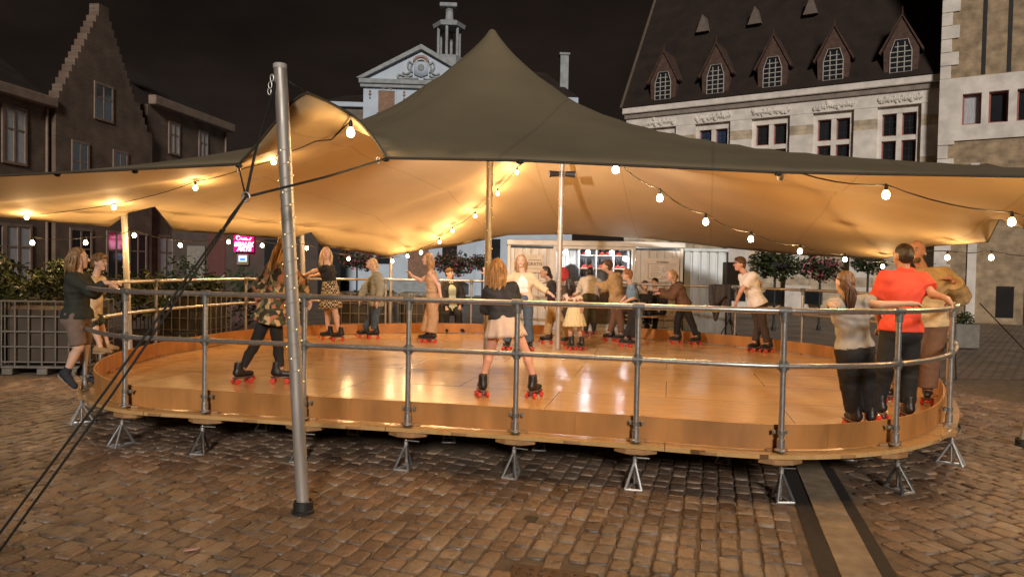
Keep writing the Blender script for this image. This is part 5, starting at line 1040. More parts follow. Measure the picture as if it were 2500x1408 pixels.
# twin spotlights
sl = thing('spotlights', 'pair of black spotlights clamped high on the centre pole', 'spotlight', (.845, 13.06, 3.47))
for s in (-1, 1):
    mb = MB(); ax = V(s, -.25, -.05); ax /= np.linalg.norm(ax); mb.tube([ax*.06, ax*.1, ax*.2, ax*.235], [.045, .05, .055, .062], 14); c_ = weighted(mb.build('lamp_can', darkst, sl)); mb = MB(); mb.cyl(ax*.236, ax*.24, .05, 14); mb.build('lens', mat('lens', (.3, .32, .35), .1, .3), c_)
mb = MB()
for dz in (-.045, -.015, .015, .045): mb.tube([(.048*math.cos(a), .048*math.sin(a)+.04, dz) for a in np.linspace(0, 6.28, 13)[:-1]], .006, 5, closed=True)
mb.build('clamp', darkst, sl)

t = thing('spotlight', 'spotlight hung high on the tall centre pole aimed at the kiosk', 'spotlight', (-.3, 9.06, 3.42))
mb = MB(); ax = unit((.18, 1, -.24)); mb.tube([ax*.07, ax*.11, ax*.2, ax*.24], [.05, .06, .065, .075], 14); lc = weighted(mb.build('lamp_can', darkst, t)); mb = MB(); mb.cyl(ax*.241, ax*.246, .062, 14); mb.build('lens', emis('spot_lens', (1, .85, .8), 8), lc)
mb = MB(); mb.cyl((0, 0, -.04), (0, 0, .04), .05, 12); mb.build('clamp', darkst, t)
ld = bpy.data.lights.new('spot_beam', 'SPOT'); ld.energy = 850; ld.color = (1, .86, .78); ld.spot_size = R(115); ld.spot_blend = .5; ld.shadow_soft_size = .05
lo = bpy.data.objects.new('spot_beam', ld); COL.objects.link(lo); lo.parent = t; lo.location = tuple(ax*.27); lo.rotation_euler = Vector(ax).to_track_quat('-Z', 'Y').to_euler()

# ================================================================== IBC planters and greenery
cage = mat('cage_tube', (.24, .23, .21), .4, .6, var=.15); liner = mat('planter_liner', (.05, .036, .024), .7, var=.35, vs=3); soil = mat('soil', (.03, .022, .015), .95)
leafA = mat('leaf_dark', (.03, .043, .015), .4, var=.4, vs=8); leafB = mat('leaf_olive', (.065, .072, .024), .4, var=.4, vs=8); leafC = mat('leaf_glossy', (.036, .052, .026), .22, var=.4, vs=8); petal = mat('petal_pink', (.45, .10, .14), .6, var=.4, vs=20); stemm = mat('stem', (.08, .06, .03), .8)
def ibc(loc, rz, label, w=1.2, d=1.0, h=1.14, filled=True):
    t = thing('cage_planter', label, 'planter', loc, rz, 'tank cage planters'); mb = MB(); r = .013
    for z in np.linspace(.2, h, 5):
        mb.tube([(-w/2, -d/2, z), (w/2, -d/2, z), (w/2, d/2, z), (-w/2, d/2, z)], r if z < h-.01 else .018, 6, closed=True)
    for x in np.linspace(-w/2, w/2, 7):
        for y in (-d/2, d/2): mb.cyl((x, y+(.014 if y > 0 else -.014), .14), (x, y+(.014 if y > 0 else -.014), h), r, 6)
    for y in np.linspace(-d/2, d/2, 6)[1:-1]:
        for x in (-w/2-.014, w/2+.014): mb.cyl((x, y, .14), (x, y, h), r, 6)
    mb.build('cage', cage, t)
    mb = MB(); mb.bbox((-w/2+.04, -d/2+.04, .16), (w/2-.04, d/2-.04, h-.08), .05); mb.build('liner', liner, t)
    mb = MB()
    for x in (-w/2, -.08, w/2-.16): mb.bbox((x, -d/2-.02, 0), (x+.16, d/2+.02, .1), .01)
    mb.bbox((-w/2-.02, -d/2-.02, .1005), (w/2+.02, d/2+.02, .14), .01); mb.build('pallet', cage, t); return t
def bush(loc, label, clumps, n, leaf, mats, name='shrub', cat='plant', group=None, stem=True):
    t = thing(name, label, cat, loc, 0, group); mb = MB(); foliage(mb, clumps, n, leaf, tuple(range(len(mats)))); mb.build('foliage', mats, t)
    if stem:
        mb = MB()
        for c, r in clumps: mb.tube([(c[0]*.3, c[1]*.3, 0), (c[0]*.7, c[1]*.7, c[2]*.5), c], [.02, .014, .006], 5)
        mb.build('stem', stemm, t)
    return t
ibc((-7.3, 11.9, 0), R(4), 'wide steel cage planter at the left edge behind the girl in shorts'); ibc((-8.6, 11.85, 0), R(3), 'steel cage planter cut off by the left frame edge')
ibc((-6.55, 15.2, 0), R(-8), 'steel cage planter between the left tent pole and the far rail', w=1.05); ibc((-3.5, 17.6, 0), R(-5), 'steel cage planter behind the woman in the cardigan', w=1.25)
ibc((-2.2, 17.9, 0), R(-4), 'darker steel cage planter behind the woman in the jumpsuit', w=.9)
bush((-7.3, 11.9, 1.05), 'leafy shrub growing from the cage planter behind the girl in shorts', [((-.4, 0, .25), (.4, .45, .3)), ((.35, 0, .3), (.4, .4, .35)), ((0, .1, .5), (.4, .35, .3))], 900, .1, [leafA, leafC])
bush((-8.6, 11.9, 1.05), 'leafy shrub growing from the planter at the left frame edge', [((-.3, 0, .3), (.5, .45, .3)), ((.4, 0, .25), (.4, .4, .3)), ((0, .2, .6), (.35, .3, .3))], 900, .1, [leafA, leafC])
bush((-9.4, 13.8, .0), 'tall dark shrub at far left behind the cage planters', [((0, 0, 1.2), (.9, .5, .6)), ((1.1, .3, 1.3), (.7, .5, .5)), ((2.3, .3, 1.15), (.6, .5, .5))], 1500, .13, [leafA, leafC, leafB])
bush((-6.5, 15.2, 1.05), 'low plants in the planter between pole and far rail', [((-.2, 0, .2), (.4, .4, .22)), ((.3, 0, .25), (.3, .3, .25))], 600, .1, [leafA, leafC])
bush((-7.6, 17.6, 0), 'dark bush under the string lights left of the bar sign', [((-.2, 0, 1.2), (.8, .5, .8)), ((1.2, 0, 1.0), (.9, .5, .7)), ((2.2, .2, 1.0), (.5, .4, .6))], 1600, .13, [leafA, leafA, leafC])
bush((-3.3, 17.65, 1.05), 'sparse green plants in the planter behind the cardigan woman', [((0, 0, .1), (.5, .35, .12))], 250, .09, [leafA, leafB])
def terrace_chair(loc, rz, label):
    t = thing('terrace_chair', label, 'chair', loc, rz, 'dark terrace chairs at left'); mb = MB(); mb.bbox((-.2, -.2, .43), (.2, .2, .46), .01); mb.build('seat', darkst, t)
    mb = MB(); mb.tube([(-.2, .2, .44), (-.2, .25, .85), (.2, .25, .85), (.2, .2, .44)], .014, 6)
    for x in np.linspace(-.14, .14, 5): mb.tube([(x, .21, .46), (x, .25, .85)], .009, 5)
    mb.build('backrest', darkst, t)
    for x in (-.18, .18):
        for y in (-.18, .18): mb = MB(); mb.tube([(x, y, .43), (x*1.1, y*1.1, 0)], .013, 6); mb.build('leg', darkst, t)
terrace_chair((-7.2, 14.3, 0), .5, 'dark slatted terrace chair beside the left tent pole'); terrace_chair((-6.2, 14.0, 0), -.6, 'dark slatted terrace chair behind the left curve of the rail')
# hanging flower baskets on posts
def basket(px, py, Y, rw, label, pink=.3, post=True):
    c = at(px, py, Y); t = thing('flower_basket', label, 'flower basket', (c[0], c[1], 0), 0, 'hanging flower baskets'); mb = MB()
    foliage(mb, [((0, 0, c[2]), (rw, rw*.8, rw*.62)), ((rw*.3, 0, c[2]-rw*.2), (rw*.7, rw*.7, rw*.5)), ((-rw*.4, 0, c[2]-rw*.05), (rw*.6, rw*.6, rw*.5))], 1300, rw*.17, (0, 0, 1) if pink < .2 else (0, 0, 1, 2)); mb.build('flowers', [leafA, leafB, petal], t)
    mb = MB(); mb.lathe((0, 0, c[2]-rw*.35), [(.06, 0), (rw*.5, .15), (rw*.55, .3)], 12); mb.build('bowl', darkst, t)
    mb = MB(); mb.cyl((0, 0, 0), (0, 0, c[2]+.2), .035, 10); mb.lathe((0, 0, 0), [(.07, 0), (.07, .1), (.04, .2)], 10); mb.build('post', darkst, t)
basket(1106, 640, 30, .85, 'pink flower basket on a post behind the man in the blazer', .5); basket(1178, 640, 30.5, .62, 'pink flower basket behind the raised hand, left of the kiosk', .5); basket(872, 628, 31, .85, 'flower basket above the cardigan woman under the tent edge', .5)
basket(1893, 640, 23, .85, 'olive flower basket behind the man in glasses', 0); basket(2003, 650, 23.5, .75, 'reddish flower basket left of the ponytail girl', .5); basket(2120, 640, 24.5, .6, 'flower basket between the ponytail girl and orange shirt', 0)
mb = MB(); o = bush((4.35, 0, 0), 'x', [((0, 0, 1), (.1, .1, .1))], 2, .1, [leafA]); [bpy.data.objects.remove(q) for q in list(o.children)+[o]]
# dim terrace furniture at right
pt = thing('planter_box', 'grey square planter box in the dim square at right', 'planter', (11.3, 18.5, 0))
mb = MB(); mb.bbox((-.3, -.3, .02), (.3, .3, .62), .02); mb.build('box', mat('planter_grey', (.16, .15, .13), .7), pt); mb = MB(); foliage(mb, [((0, 0, .75), (.3, .28, .2))], 250, .1, (0, 1)); mb.build('foliage', [leafA, leafB], pt)
tt = thing('bistro_table', 'dark bistro table beyond the rail at far right', 'table', (6.9, 13.2, 0)); mb = MB(); mb.lathe((0, 0, .72), [(.36, 0), (.37, .015), (.36, .03)], 20); mb.build('tabletop', darkst, tt); mb = MB(); mb.cyl((0, 0, .02), (0, 0, .72), .03, 8); mb.lathe((0, 0, 0), [(.22, 0), (.2, .02), (.04, .05)], 16); mb.build('leg', darkst, tt)
terrace_chair((7.5, 12.9, 0), 1.9, 'dark slatted chair beside the bistro table at right')


# ================================================================== BUILDINGS
glass = mat('window_glass', (.02, .022, .026), .08, var=.3, vs=.6, spec=.8); curtain = mat('curtain', (.45, .46, .5), .8, var=.3, vs=9, stretch=(6, 6, .4))
stone_w = mat('stone_white', (.74, .69, .64), .85, var=.18, vs=2.2, bump=.3, bs=30); redfr = mat('red_frame', (.33, .10, .085), .6); slate = mat('roof_slate', (.022, .013, .0095), .85, var=.4, vs=1.5, bump=.5, bs=12)
stone_band = brick('stone_beige', (.56, .46, .34), (.48, .39, .28), (.42, .35, .26), .5, .22, .012, var=.35, vs=2.5)
# --- long right-hand building
hB = thing('long_hall', 'long pale stone building with five red dormers on a dark roof', 'building', (5.8, 37.4, 0), -math.atan2(7.5, 11.5))
mb = MB(); mb.box((-.2, .42, 0), (13.6, .8, 9.4), 0); mb.box((-.2, .8, 0), (.2, 9, 9.4), 0); mb.build('wall', stone_band, hB)
bays = [(.72, 2.42), (3.37, 5.07), (6.04, 7.74), (8.71, 10.37), (11.27, 12.9)]
edges = [-.2]+[v for b in bays for v in b]+[13.6]
mb = MB()
for i in range(0, len(edges), 2):
    mb = MB(); x0, x1 = edges[i], edges[i+1]; z = 0; k = 0
    while z < 8.84:
        z1 = min(z+(1.25 if k % 2 == 0 else .42), 8.84); mb.box((x0, -.0 if k % 2 == 0 else .012, z), (x1, .419, z1-.0005), k % 2); z = z1; k += 1
    mb.build('pilaster', [stone_w, stone_band], hB)
pilaster_done = 1
mb = MB(); mb.bbox((-.35, -.25, 9.62), (13.7, .8, 9.92), .03); mb.bbox((-.28, -.12, 9.38), (13.65, .419, 9.619), .02, 1); mb.box((-.2, -.02, 8.841), (13.6, .419, 9.379), 0); mb.build('cornice', [stone_w, mat('stone_grey', (.26, .22, .19), .85, var=.2, vs=3)], hB)
rg = random.Random(3); bluecur = mat('blue_blind', (.03, .05, .11), .3, var=.3, vs=4)
for (x0, x1) in bays:
    mb = MB(); x = x0+.06
    while x < x1-.05:
        s = rg.uniform(.05, .1); mb.ball((x, -.045, 9.08+rg.gauss(0, .06)), s, 6, sc=(1, .6, 1.3)); mb.tube([(x, -.05, 9.0), (x+.08, -.08, 9.08), (x+.12, -.05, 9.2)], [.02, .035, .01], 5); x += s*1.3
    mb.build('carved_frieze', stone_w, hB)
for (x0, x1) in bays:
    mb = MB(); t = .14; xm = (x0+x1)/2
    mb.box((x0+.001, .18, 8.55), (x1-.001, .418, 8.838)); mb.box((x0+.001, .18, 5.4), (x0+.17, .418, 8.549)); mb.box((x1-.17, .18, 5.4), (x1-.001, .418, 8.549))
    mb.box((xm-.1, .2, 5.4), (xm+.1, .417, 8.549)); mb.box((x0+.171, .21, 7.42), (xm-.101, .417, 7.62)); mb.box((xm+.101, .21, 7.42), (x1-.171, .417, 7.62)); mb.box((x0-.02, .06, 5.2), (x1+.02, .416, 5.399))
    wf = mb.build('window', stone_w, hB)
    mb = MB(); mr_ = MB()
    for a, b in ((x0+.171, xm-.101), (xm+.101, x1-.171)):
        for z0, z1 in ((5.4, 7.419), (7.621, 8.549)):
            mb.box((a+.05, .372, z0+.05), (b-.05, .4, z1-.05))
            for q in ((a, z0, a+.05, z1), (b-.05, z0, b, z1), (a+.05, z0, b-.05, z0+.05), (a+.05, z1-.05, b-.05, z1)): mr_.box((q[0], .33, q[1]), (q[2], .405, q[3]))
            for zz in np.linspace(z0, z1, 4 if z1-z0 < 1.5 else 7)[1:-1]: mr_.box((a+.051, .355, zz-.012), (b-.051, .371, zz+.012), 1)
            mr_.box(((a+b)/2-.012, .354, z0+.051), ((a+b)/2+.012, .3705, z1-.051), 1)
    mb.build('pane', bluecur if (x0, x1) == bays[1] else glass, wf); mr_.build('sash', [redfr, darkst], wf)
for x0 in (4.0, 5.3, 6.9, 8.6, 10.3, 12.0):
    mb = MB(); mb.box((x0, -.02, .45), (x0+.7, .3, 1.02)); mb.build('basement_window', glass, hB)
# roof with hipped left end
mb = MB(); e0, e1 = (-.4, -.3, 9.93), (13.6, -.3, 9.93); rx0, rx1, ry, rz_ = -.4, 13.6, 6.2, 20.5
mb.add([e0, e1, (rx1, ry, rz_), (rx0, ry, rz_), (-.4, 12.5, 9.93), (13.6, 12.5, 9.93)], [(0, 1, 2, 3), (4, 0, 3), (1, 5, 2), (5, 4, 3, 2), (0, 4, 5, 1)]); rf = mb.build('roof', slate, hB)
ridge_m = mat('lead_ridge', (.12, .09, .07), .7); mb = MB(); mb.tube([e0, (rx0, ry, rz_)], .07, 6); mb.build('hip_ridge', ridge_m, rf)
dorm = mat('dormer_red', (.09, .05, .038), .8, var=.3, vs=6); lead = mat('window_lead', (.42, .40, .37), .6)
for xc in (1.75, 4.35, 6.95, 9.5, 12.1):
    y0 = -.12; rf_y = lambda z: -.3+(z-9.93)*(6.5/10.57)
    mb = MB(); hw, zb, ze, za = .62, 10.06, 11.1, 12.45
    poly = [(-hw, zb), (hw, zb), (hw+.04, ze), (0, za), (-hw-.04, ze)]
    mb.prism(poly, y0, y0+1.6, f=lambda x, y, z: (xc+x, z, y)); dm = mb.build('dormer', dorm, hB)
    mb = MB(); mb.prism([(-hw-.16, ze-.12), (0, za+.02), (0, za+.12), (-hw-.22, ze-.06)], y0-.06, y0+1.7, f=lambda x, y, z: (xc+x, z, y)); mb.prism([(hw+.16, ze-.12), (hw+.22, ze-.06), (0, za+.121), (0, za+.021)], y0-.06, y0+1.7, f=lambda x, y, z: (xc+x, z, y)); mb.tube([(xc, y0, za+.1), (xc, y0, za+.42)], [.03, .01], 6); mb.build('dormer_roof', mat('dormer_tile', (.07, .038, .028), .85, var=.4, vs=9), dm)
    mb = MB(); ow = .4; sh = [(-ow, zb+.1), (ow, zb+.1), (ow, ze-.1), (ow*.55, ze+.42), (-ow*.55, ze+.42), (-ow, ze-.1)]; mb.prism(sh, y0-.012, y0-.002, f=lambda x, y, z: (xc+x, z, y)); mb.build('pane', glass, dm)
    mb = MB()
    for x in (-.4, -.13, .13, .4): mb.box((xc+x-.018, y0-.04, zb+.1), (xc+x+.018, y0-.013, ze-.1+(.4 if abs(x) < .2 else 0)))
    for z in np.linspace(zb+.1, ze-.1, 5): mb.box((xc-.4, y0-.036, z-.018), (xc+.4, y0-.0125, z+.018))
    mb.tube([(xc-.4, y0-.025, ze-.1), (xc-.24, y0-.025, ze+.4), (xc+.24, y0-.025, ze+.4), (xc+.4, y0-.025, ze-.1)], .02, 5); mb.box((xc-.24, y0-.035, ze+.1), (xc+.24, y0-.0125, ze+.135))
    mb.bbox((xc-.66, y0-.1, zb-.08), (xc+.66, y0-.0, zb+.0), .01, 1); mb.build('lattice', [lead, ridge_m], dm)
for xc, z in ((2.97, 14.15), (5.55, 14.1), (8.09, 14.15)):
    y = -.3+(z-9.93)*(6.5/10.57); mb = MB(); mb.prism([(-.32, z-.35), (.32, z-.35), (0, z+.5)], y-.5, y+.6, f=lambda x, yy, zz: (xc+x, zz, yy)); mb.build('roof_vent', mat('vent_grey', (.16, .125, .105), .8), rf)
# --- tower on the right
tw = thing('corner_tower', 'beige stone corner tower with dark vertical slits at far right', 'building', (5.8, 37.4, 0), -math.atan2(7.5, 11.5))
brk = brick('tower_brick', (.40, .29, .18), (.33, .24, .15), (.36, .30, .22), .3, .12, .01, var=.35, vs=3)
mb = MB(); mb.box((13.62, -.6, 0), (23, 7, 7.1), 0); mb.box((13.62, -.6, 9.55), (23, 7, 26), 0); mb.build('wall', brk, tw)
mb = MB(); mb.box((13.56, -.68, 7.101), (23.05, 7.02, 7.7)); mb.box((13.56, -.68, 8.9), (23.05, 7.02, 9.549))
wx = [13.56, 14.35, 14.98, 15.22, 15.85, 16.12, 16.75, 17.1, 17.7, 23.05]
for i in range(0, len(wx), 2): mb.box((wx[i], -.68, 7.701), (wx[i+1], 7.02, 8.899))
k = 0; z = 9.56
while z < 25: mb.bbox((13.555, -.67, z), (13.62+(.55 if k % 2 else .3), -.3, z+.5), .01); z += .52; k += 1
z = .2
while z < 7: mb.bbox((13.555, -.67, z), (13.62+(.5 if k % 2 else .28), -.3, z+.5), .01); z += .52; k += 1
mb.build('stone_band', stone_w, tw)
for i in range(1, len(wx)-1, 2):
    mb = MB()
    for q in ((wx[i], 7.701, wx[i]+.06, 8.899), (wx[i+1]-.06, 7.701, wx[i+1], 8.899), (wx[i]+.06, 7.701, wx[i+1]-.06, 7.76), (wx[i]+.06, 8.84, wx[i+1]-.06, 8.899)): mb.box((q[0], -.5, q[1]), (q[2], -.42, q[3]))
    wf = mb.build('window', redfr, tw); mb = MB(); mb.box((wx[i], -.41, 7.701), (wx[i+1], -.3, 8.899)); mb.build('pane', glass if i != 1 else curtain, wf)
for x, z0, z1 in ((15.0, 9.6, 26), (15.82, 9.6, 12.9)): mb = MB(); mb.box((x-.07, -.612, z0), (x+.07, -.59, z1)); mb.build('slit', darkst, tw)
mb = MB(); mb.box((15.35, -.63, 12.6), (16.1, -.55, 14.6), 0); mb.box((15.43, -.64, 12.68), (16.02, -.62, 14.5), 1); mb.build('window', [redfr, glass], tw)
for x0, x1, z0, z1 in ((15.69, 16.25, .25, 1.45), (17.0, 17.6, .3, 4)): mb = MB(); mb.box((x0, -.62, z0), (x1, -.5, z1)); mb.build('cellar_window', glass, tw)
mb = MB()
for x0, x1 in ((13.64, 14.0), (14.7, 15.0), (16.6, 17.0)): mb.box((x0, -.66, .0), (x1, -.599, 6.2))
mb.split('pilaster', stone_w, tw)
# --- left brick row with stepped gable
ang = math.atan2(1, .14)
lb = thing('brick_row_house', 'dim brown brick building with a tall stepped gable at left', 'building', (-18.8, 27, 0), ang)
brkL = brick('dark_brick', (.165, .105, .075), (.125, .085, .065), (.16, .13, .10), .28, .09, .012, var=.35, vs=1.2)
trimL = mat('cornice_stone', (.26, .19, .15), .8, var=.2, vs=3)
mb = MB(); mb.box((-16, 0, 0), (2.49, 8, 7.9)); mb.box((8.61, 0, 0), (15.9, 8, 9.3)); mb.build('wall', brkL, lb)
st_ = [(2.45, 7.9)]; xs = 2.45; zz = 7.9; cx_, n_ = 5.2, 14
for i in range(n_): zz += (12.2-7.9)/n_; st_.append((xs, zz)); xs += (cx_-.32-2.45)/n_; st_.append((xs, zz))
right = [(2*cx_-x+.25*(1 if x < 3 else 0), z) for x, z in st_[::-1]]
poly = [(2.45, 0)]+st_+[(cx_-.3, 12.75), (cx_+.3, 12.75)]+[(x if i else x, z) for i, (x, z) in enumerate(right)]+[(8.6, 7.9), (8.6, 0)]
mb = MB(); mb.prism(poly, -.25, 0.2, f=lambda x, y, z: (x, z, y)); mb.build('stepped_gable', brkL, lb)
mb = MB(); mb.bbox((-16.2, -.4, 7.75), (2.44, 0.0, 8.15), .04); mb.bbox((8.62, -.4, 9.3), (16.1, 0.0, 9.75), .04); mb.split('cornice', trimL, lb)
mb = MB(); mb.add([(-16, -.1, 8.1), (2.4, -.1, 8.1), (2.4, 4, 11.2), (-16, 4, 11.2)], [(0, 1, 2, 3)]); mb.add([(8.65, -.1, 9.7), (15.9, -.1, 9.7), (15.9, 4, 12.2), (8.65, 4, 12.2)], [(0, 1, 2, 3)]); mb.build('roof', slate, lb)
def lwin(x0, x1, z0, z1, cur=False, hood=True):
    mb = MB(); t = .1
    for q in ((x0-t, z0-t, x0, z1+t), (x1, z0-t, x1+t, z1+t), (x0, z1, x1, z1+t), (x0, z0-t, x1, z0)): mb.box((q[0], -.06 if hood else -.3, q[1]), (q[2], .01 if hood else -.24, q[3]))
    xm = (x0+x1)/2; mb.box((xm-.04, -.05 if hood else -.29, z0), (xm+.04, .0 if hood else -.25, z1)); zc = z0+(z1-z0)*.62; mb.box((x0, -.045 if hood else -.285, zc-.03), (x1, -.001 if hood else -.251, zc+.03))
    wf = mb.build('window', trimL, lb); mb = MB(); mb.box((x0, -.02 if hood else -.27, z0), (x1, -.003 if hood else -.253, z1)); mb.build('pane', curtain if cur else glass, wf)
lwin(-1.2, -.3, 5.4, 7.3, True); lwin(.2, 1.15, 5.4, 7.35, True); lwin(10.35, 11.1, 7.3, 8.75, True); lwin(13.05, 13.75, 7.3, 8.8, True); lwin(-3.6, -2.6, 5.4, 7.35, True)
lwin(4.7, 5.7, 7.9, 9.3, False, False); lwin(3.4, 4.2, 4.6, 6.6, False, False); lwin(5.9, 6.7, 4.6, 6.6, False, False)
for x in (-3.5, -1, .3, 3.3, 5.5, 7, 9.5, 12, 14.3): lwin(x, x+1.1, 1.0, 3.0, x in (.3, 9.5), not 2.4 < x < 8.6)
mb = MB(); mb.cyl((2.2, -.08, 0), (2.2, -.08, 7.7), .05, 8); mb.cyl((15.6, -.08, 0), (15.6, -.08, 9.2), .05, 8); mb.split('drainpipe', trimL, lb)
# --- dark bar with neon sign
cf = thing('corner_bar', 'dark low bar frontage behind the left terrace carrying a pink sign', 'building', (-17.5, 37.5, 0))
barm = mat('bar_front', (.06, .042, .033), .7, var=.3, vs=1.5); mb = MB(); mb.box((-6, 0, 0), (7.6, 5, 5.2)); mb.build('wall', barm, cf)
for x0, x1, z1, mt_ in ((-3.6, -2.2, 2.6, glass), (-1.4, -.2, 2.6, glass), (2.0, 2.9, 3.3, mat('door_red', (.09, .02, .016), .5)), (4.9, 6.3, 3.0, glass)):
    mb = MB(); mb.box((x0, -.05, .3), (x1, .01, z1)); mb.build('door' if 'door' in mt_.name else 'window', mt_, cf)
mb = MB(); mb.box((1.0, -.12, .2), (1.9, .0, 2.6)); mb.build('shutter', mat('shutter_grey', (.22, .2, .17), .7), cf)
ns = thing('neon_sign', 'glowing pink neon sign with white lettering on the dark bar', 'sign', tuple(at(595, 593, 37.2)))
mb = MB(); mb.bbox((-.5, 0, -.45), (.5, .06, .45), .02); mb.build('panel', emis('neon_panel', (.9, .0, .14), 1.5), ns)
neon = emis('neon_white', (1, .5, .75), 5)
for s, z, sz in (('BEAUX', -.08, .3), ('ARTS', -.31, .3)): text('lettering', s, sz, neon, ns, (0.02 if s == 'ARTS' else 0, -.012, z), (R(90), 0, 0), .012, shear=.15, off=.008)
mb = MB(); pts = [(-.2, .32), (-.3, .36), (-.36, .28), (-.33, .17), (-.24, .15), (-.17, .2), (-.12, .26), (-.08, .2), (-.07, .15), (-.01, .17), (.04, .25), (.06, .16), (.12, .24), (.15, .16), (.22, .18)]
mb.tube(catmull([(x, -.02, z) for x, z in pts], 4, False), .024, 6); mb.tube([(.28, -.02, .14), (.38, -.02, .27)], .024, 6); mb.build('script_stroke', neon, ns, smooth=True)
ld = bpy.data.lights.new('neon_light', 'POINT'); ld.energy = 6; ld.color = (1, .1, .25); ld.shadow_soft_size = .3; lo = bpy.data.objects.new('neon_light', ld); COL.objects.link(lo); lo.parent = ns; lo.location = (0, -.5, 0)
sc = thing('menu_screen', 'small bluish lit display in the bar window under the neon sign', 'screen', tuple(at(592, 633, 37.3))); mb = MB(); mb.bbox((-.3, 0, -.28), (.3, .06, .28), .02, 0); mb.box((-.2, -.01, -.12), (.22, -.001, .2), 1); mb.box((-.12, -.014, -.06), (.14, -.011, .06), 2); mb.build('display', [trimL, emis('scr_w', (.6, .75, 1), .9), emis('scr_b', (.05, .25, .8), 1)], sc)
# --- white town hall
th = thing('town_hall', 'white classical town hall with a pediment, coat of arms and roof lantern', 'building', (-5.75, 45, 0), R(3))
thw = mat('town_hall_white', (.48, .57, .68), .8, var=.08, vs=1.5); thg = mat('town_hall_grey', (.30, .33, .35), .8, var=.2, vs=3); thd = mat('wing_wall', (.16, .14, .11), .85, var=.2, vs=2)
mb = MB(); mb.box((-3.45, 0, 0), (3.45, 6, 12.7)); mb.box((-9.5, 1.6, 0), (-3.451, 7, 6.2)); mb.box((3.451, 1.6, 0), (9.6, 7, 12.2)); mb.build('wall', thw, th)
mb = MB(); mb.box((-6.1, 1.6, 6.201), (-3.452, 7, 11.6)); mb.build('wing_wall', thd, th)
mb = MB(); mb.bbox((-3.7, -.35, 12.7), (3.7, 6, 12.98), .03); mb.bbox((-3.62, -.22, 12.5), (3.62, -.001, 12.699), .02); mb.bbox((-6.4, 1.3, 11.6), (-3.452, 7, 11.9), .03, 1); mb.bbox((3.452, 1.3, 12.201), (9.8, 7.2, 12.6), .03, 1); mb.build('cornice', [thg, thw], th)
mb = MB(); mb.prism([(-3.4, 12.981), (3.4, 12.981), (0, 14.85)], -.05, 5.9, f=lambda x, y, z: (x, z, y)); pd_ = mb.build('pediment', thw, th)
mb = MB()
for s in (-1, 1):
    mb.prism([(s*3.85, 12.99), (s*3.45, 12.985), (0, 14.82), (0, 15.1)] if s > 0 else [(-3.85, 12.99), (0, 15.1), (0, 14.82), (-3.45, 12.985)], -.38, -.051, f=lambda x, y, z: (x, z, y))
mb.build('raking_cornice', thg, pd_)
# coat of arms: plain shield with crown and scrolls
mb = MB(); mb.prism([(-.42, 13.35), (0, 13.18), (.42, 13.35), (.44, 14.1), (-.44, 14.1)], -.2, -.052, f=lambda x, y, z: (x, z, y)); mb.ball((0, -.2, 13.75), .2, 8, 1, sc=(1, .4, 1.1)); mb.tube([(.42*math.cos(a), -.16, 14.08+.34*math.sin(a)) for a in np.linspace(0, 3.14, 9)], .09, 6, 2); mb.tube([(.3*math.cos(a), -.18, 14.05+.2*math.sin(a)) for a in np.linspace(0, 3.14, 9)], .05, 6, 3)
for s in (-1, 1):
    for P_ in ([(.5, 13.95), (.72, 14.1), (.8, 13.8), (.66, 13.5), (.9, 13.35), (1.1, 13.45)], [(.5, 13.3), (.85, 13.2), (1.25, 13.3), (1.4, 13.18), (1.3, 13.08), (1.1, 13.1)], [(.15, 13.12), (.5, 13.08), (.9, 13.1), (1.2, 13.06)], [(.52, 13.45), (.6, 13.7), (.56, 13.9)]): mb.tube(catmull([(s*x, -.13, z) for x, z in P_], 4, False), .06, 6, 1)
cr = mb.build('coat_of_arms', [thw, thg, mat('crest_pink', (.34, .22, .22), .7), mat('crest_white', (.6, .58, .55), .7)], pd_, smooth=True)
mb = MB(); xw = -2.05; mb.box((xw-.5, -.05, 11.0), (xw+.5, .01, 12.3), 0); mb.build('window', mat('brown_wood', (.2, .1, .055), .6, var=.3, vs=7), th)
mb = MB()
for x in (-.54, .54): mb.box((xw+x-.05, -.08, 11.0), (xw+x+.05, 0, 12.32))
mb.box((xw-.58, -.08, 12.321), (xw+.58, 0, 12.4)); mb.tube([(xw-.3, -.1, 12.43), (xw, -.12, 12.52), (xw+.3, -.1, 12.43)], .05, 6, 1)
for x in (xw-1.0, xw+1.05, 1.0, 3.0):
    for z, r_ in ((12.3, .07), (12.12, .09), (11.9, .06)): mb.ball((x, -.05, z), r_, 6, 1)
mb.split('window_trim', [thw, mat('crest_gilt', (.4, .3, .26), .6)], th, smooth=False)
mb = MB(); mb.add([(-3.8, -.35, 12.985), (0, -.35, 15.12), (0, 8, 15.12), (-3.8, 8, 12.985)], [(0, 1, 2, 3)]); mb.add([(0, -.35, 15.121), (3.8, -.35, 12.985), (3.8, 8, 12.985), (0, 8, 15.121)], [(0, 1, 2, 3)])
mb.add([(3.5, 1.3, 12.61), (9.8, 1.3, 12.61), (8.0, 4.5, 14.9), (3.5, 4.5, 15.4)], [(0, 1, 2, 3)]); mb.add([(9.8, 1.3, 12.61), (9.8, 7.2, 12.61), (8.0, 4.5, 14.9)], [(0, 1, 2)]); mb.add([(-6.4, 1.3, 11.91), (-3.5, 1.3, 11.91), (-3.5, 4.5, 13.1), (-5.2, 4.5, 13.0)], [(0, 1, 2, 3)]); mb.build('roof', slate, th)
mb = MB(); mb.bbox((8.75, 2.6, 12.6), (9.3, 3.2, 15.6), .03); mb.bbox((8.68, 2.53, 15.6), (9.37, 3.27, 15.75), .02); mb.build('chimney', thg, th)
ln = thing('lantern_group', 'x', 'x'); bpy.data.objects.remove(ln)
mb = MB(); cx_, cy_ = 1.52, 3.4
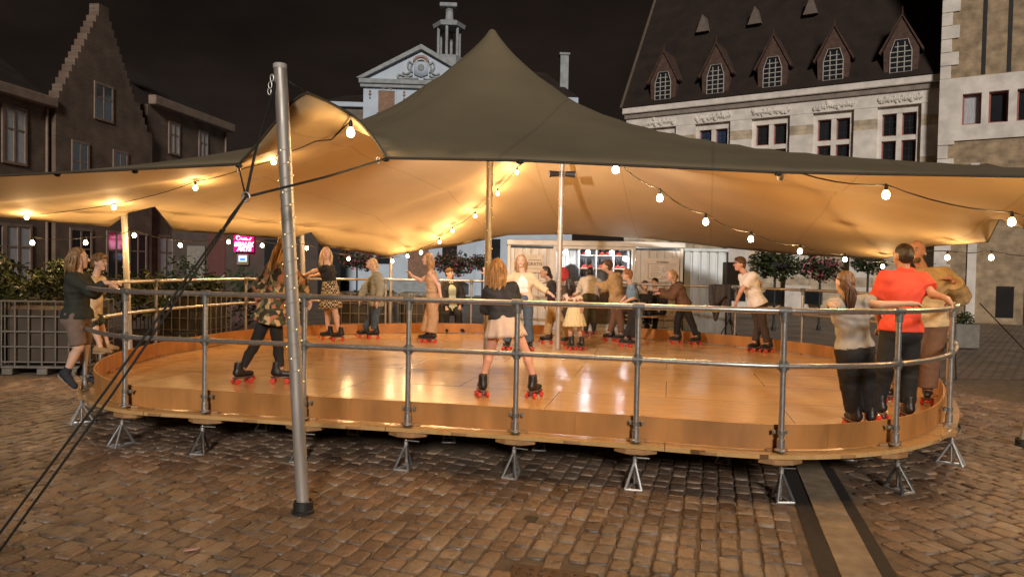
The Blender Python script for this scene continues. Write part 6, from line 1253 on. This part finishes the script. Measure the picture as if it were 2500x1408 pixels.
mb.lathe((cx_, cy_, 14.6), [(1.0, 0), (1.0, .75), (.9, .8)], 6)
for q in range(6): a = R(60*q+20); mb.cyl((cx_+.72*math.cos(a), cy_+.72*math.sin(a), 15.4), (cx_+.72*math.cos(a), cy_+.72*math.sin(a), 17.25), .095, 8)
mb.lathe((cx_, cy_, 17.25), [(1.0, 0), (1.08, .25), (.9, .34)], 6); mb.lathe((cx_, cy_, 17.59), [(.32, 0), (.38, .15), (.26, .3), (.24, .75), (.36, .95)], 10); mb.bbox((cx_-.62, cy_-.5, 18.54), (cx_+.5, cy_+.5, 18.8), .04); mb.build('lantern', thg, th)
for x in (-7.5, -5, -2.1, 1.9, 4.6, 6.6): mb = MB(); mb.box((x-.45, -.06 if abs(x) < 3.4 else 1.54, 1.9), (x+.45, .01 if abs(x) < 3.4 else 1.61, 3.6)); mb.build('window', glass, th)
mb = MB(); mb.box((-.62, -.08, .9), (.62, .01, 3.9)); mb.build('door', mat('brown_wood', (.2, .1, .055), .6), th)
for x in (-7.6, -5.2, -2.2, 2.3): mb = MB(); yb = -.05 if abs(x) < 3.4 else 1.55; mb.prism([(x-.8, .1), (x+.8, .1), (x+.8, .75), (x+.4, .95), (x-.4, .95), (x-.8, .75)], yb, yb+.1, f=lambda a, b, c: (a, c, b)); mb.build('cellar_window', glass, th)
mb = MB()
for i in range(6): mb.box((-2.6+.0*i, -2.4+i*.38, i*.15), (2.6, -2.4+(i+1)*.38-.001 if i < 5 else -.081, (i+1)*.15))
mb.build('stairs', thg, th)
mb = MB()
for dz in (.95, 1.35): mb.tube([(-2.55, -2.4, dz-.4), (-2.55, -.2, dz+.5)], .03, 6)
mb.build('stair_rail', darkst, th)
# street surface in front of the town hall and a cloudless night sky comes from the world
mb = MB(); mb.add([(-30, 36, .0), (6, 36, .0), (6, 43.5, .0), (-30, 43.5, .0)], [(0, 1, 2, 3)]); o = mb.build('road', mat('asphalt', (.05, .055, .062), .7, var=.2, vs=2)); tag(o, kind='structure')
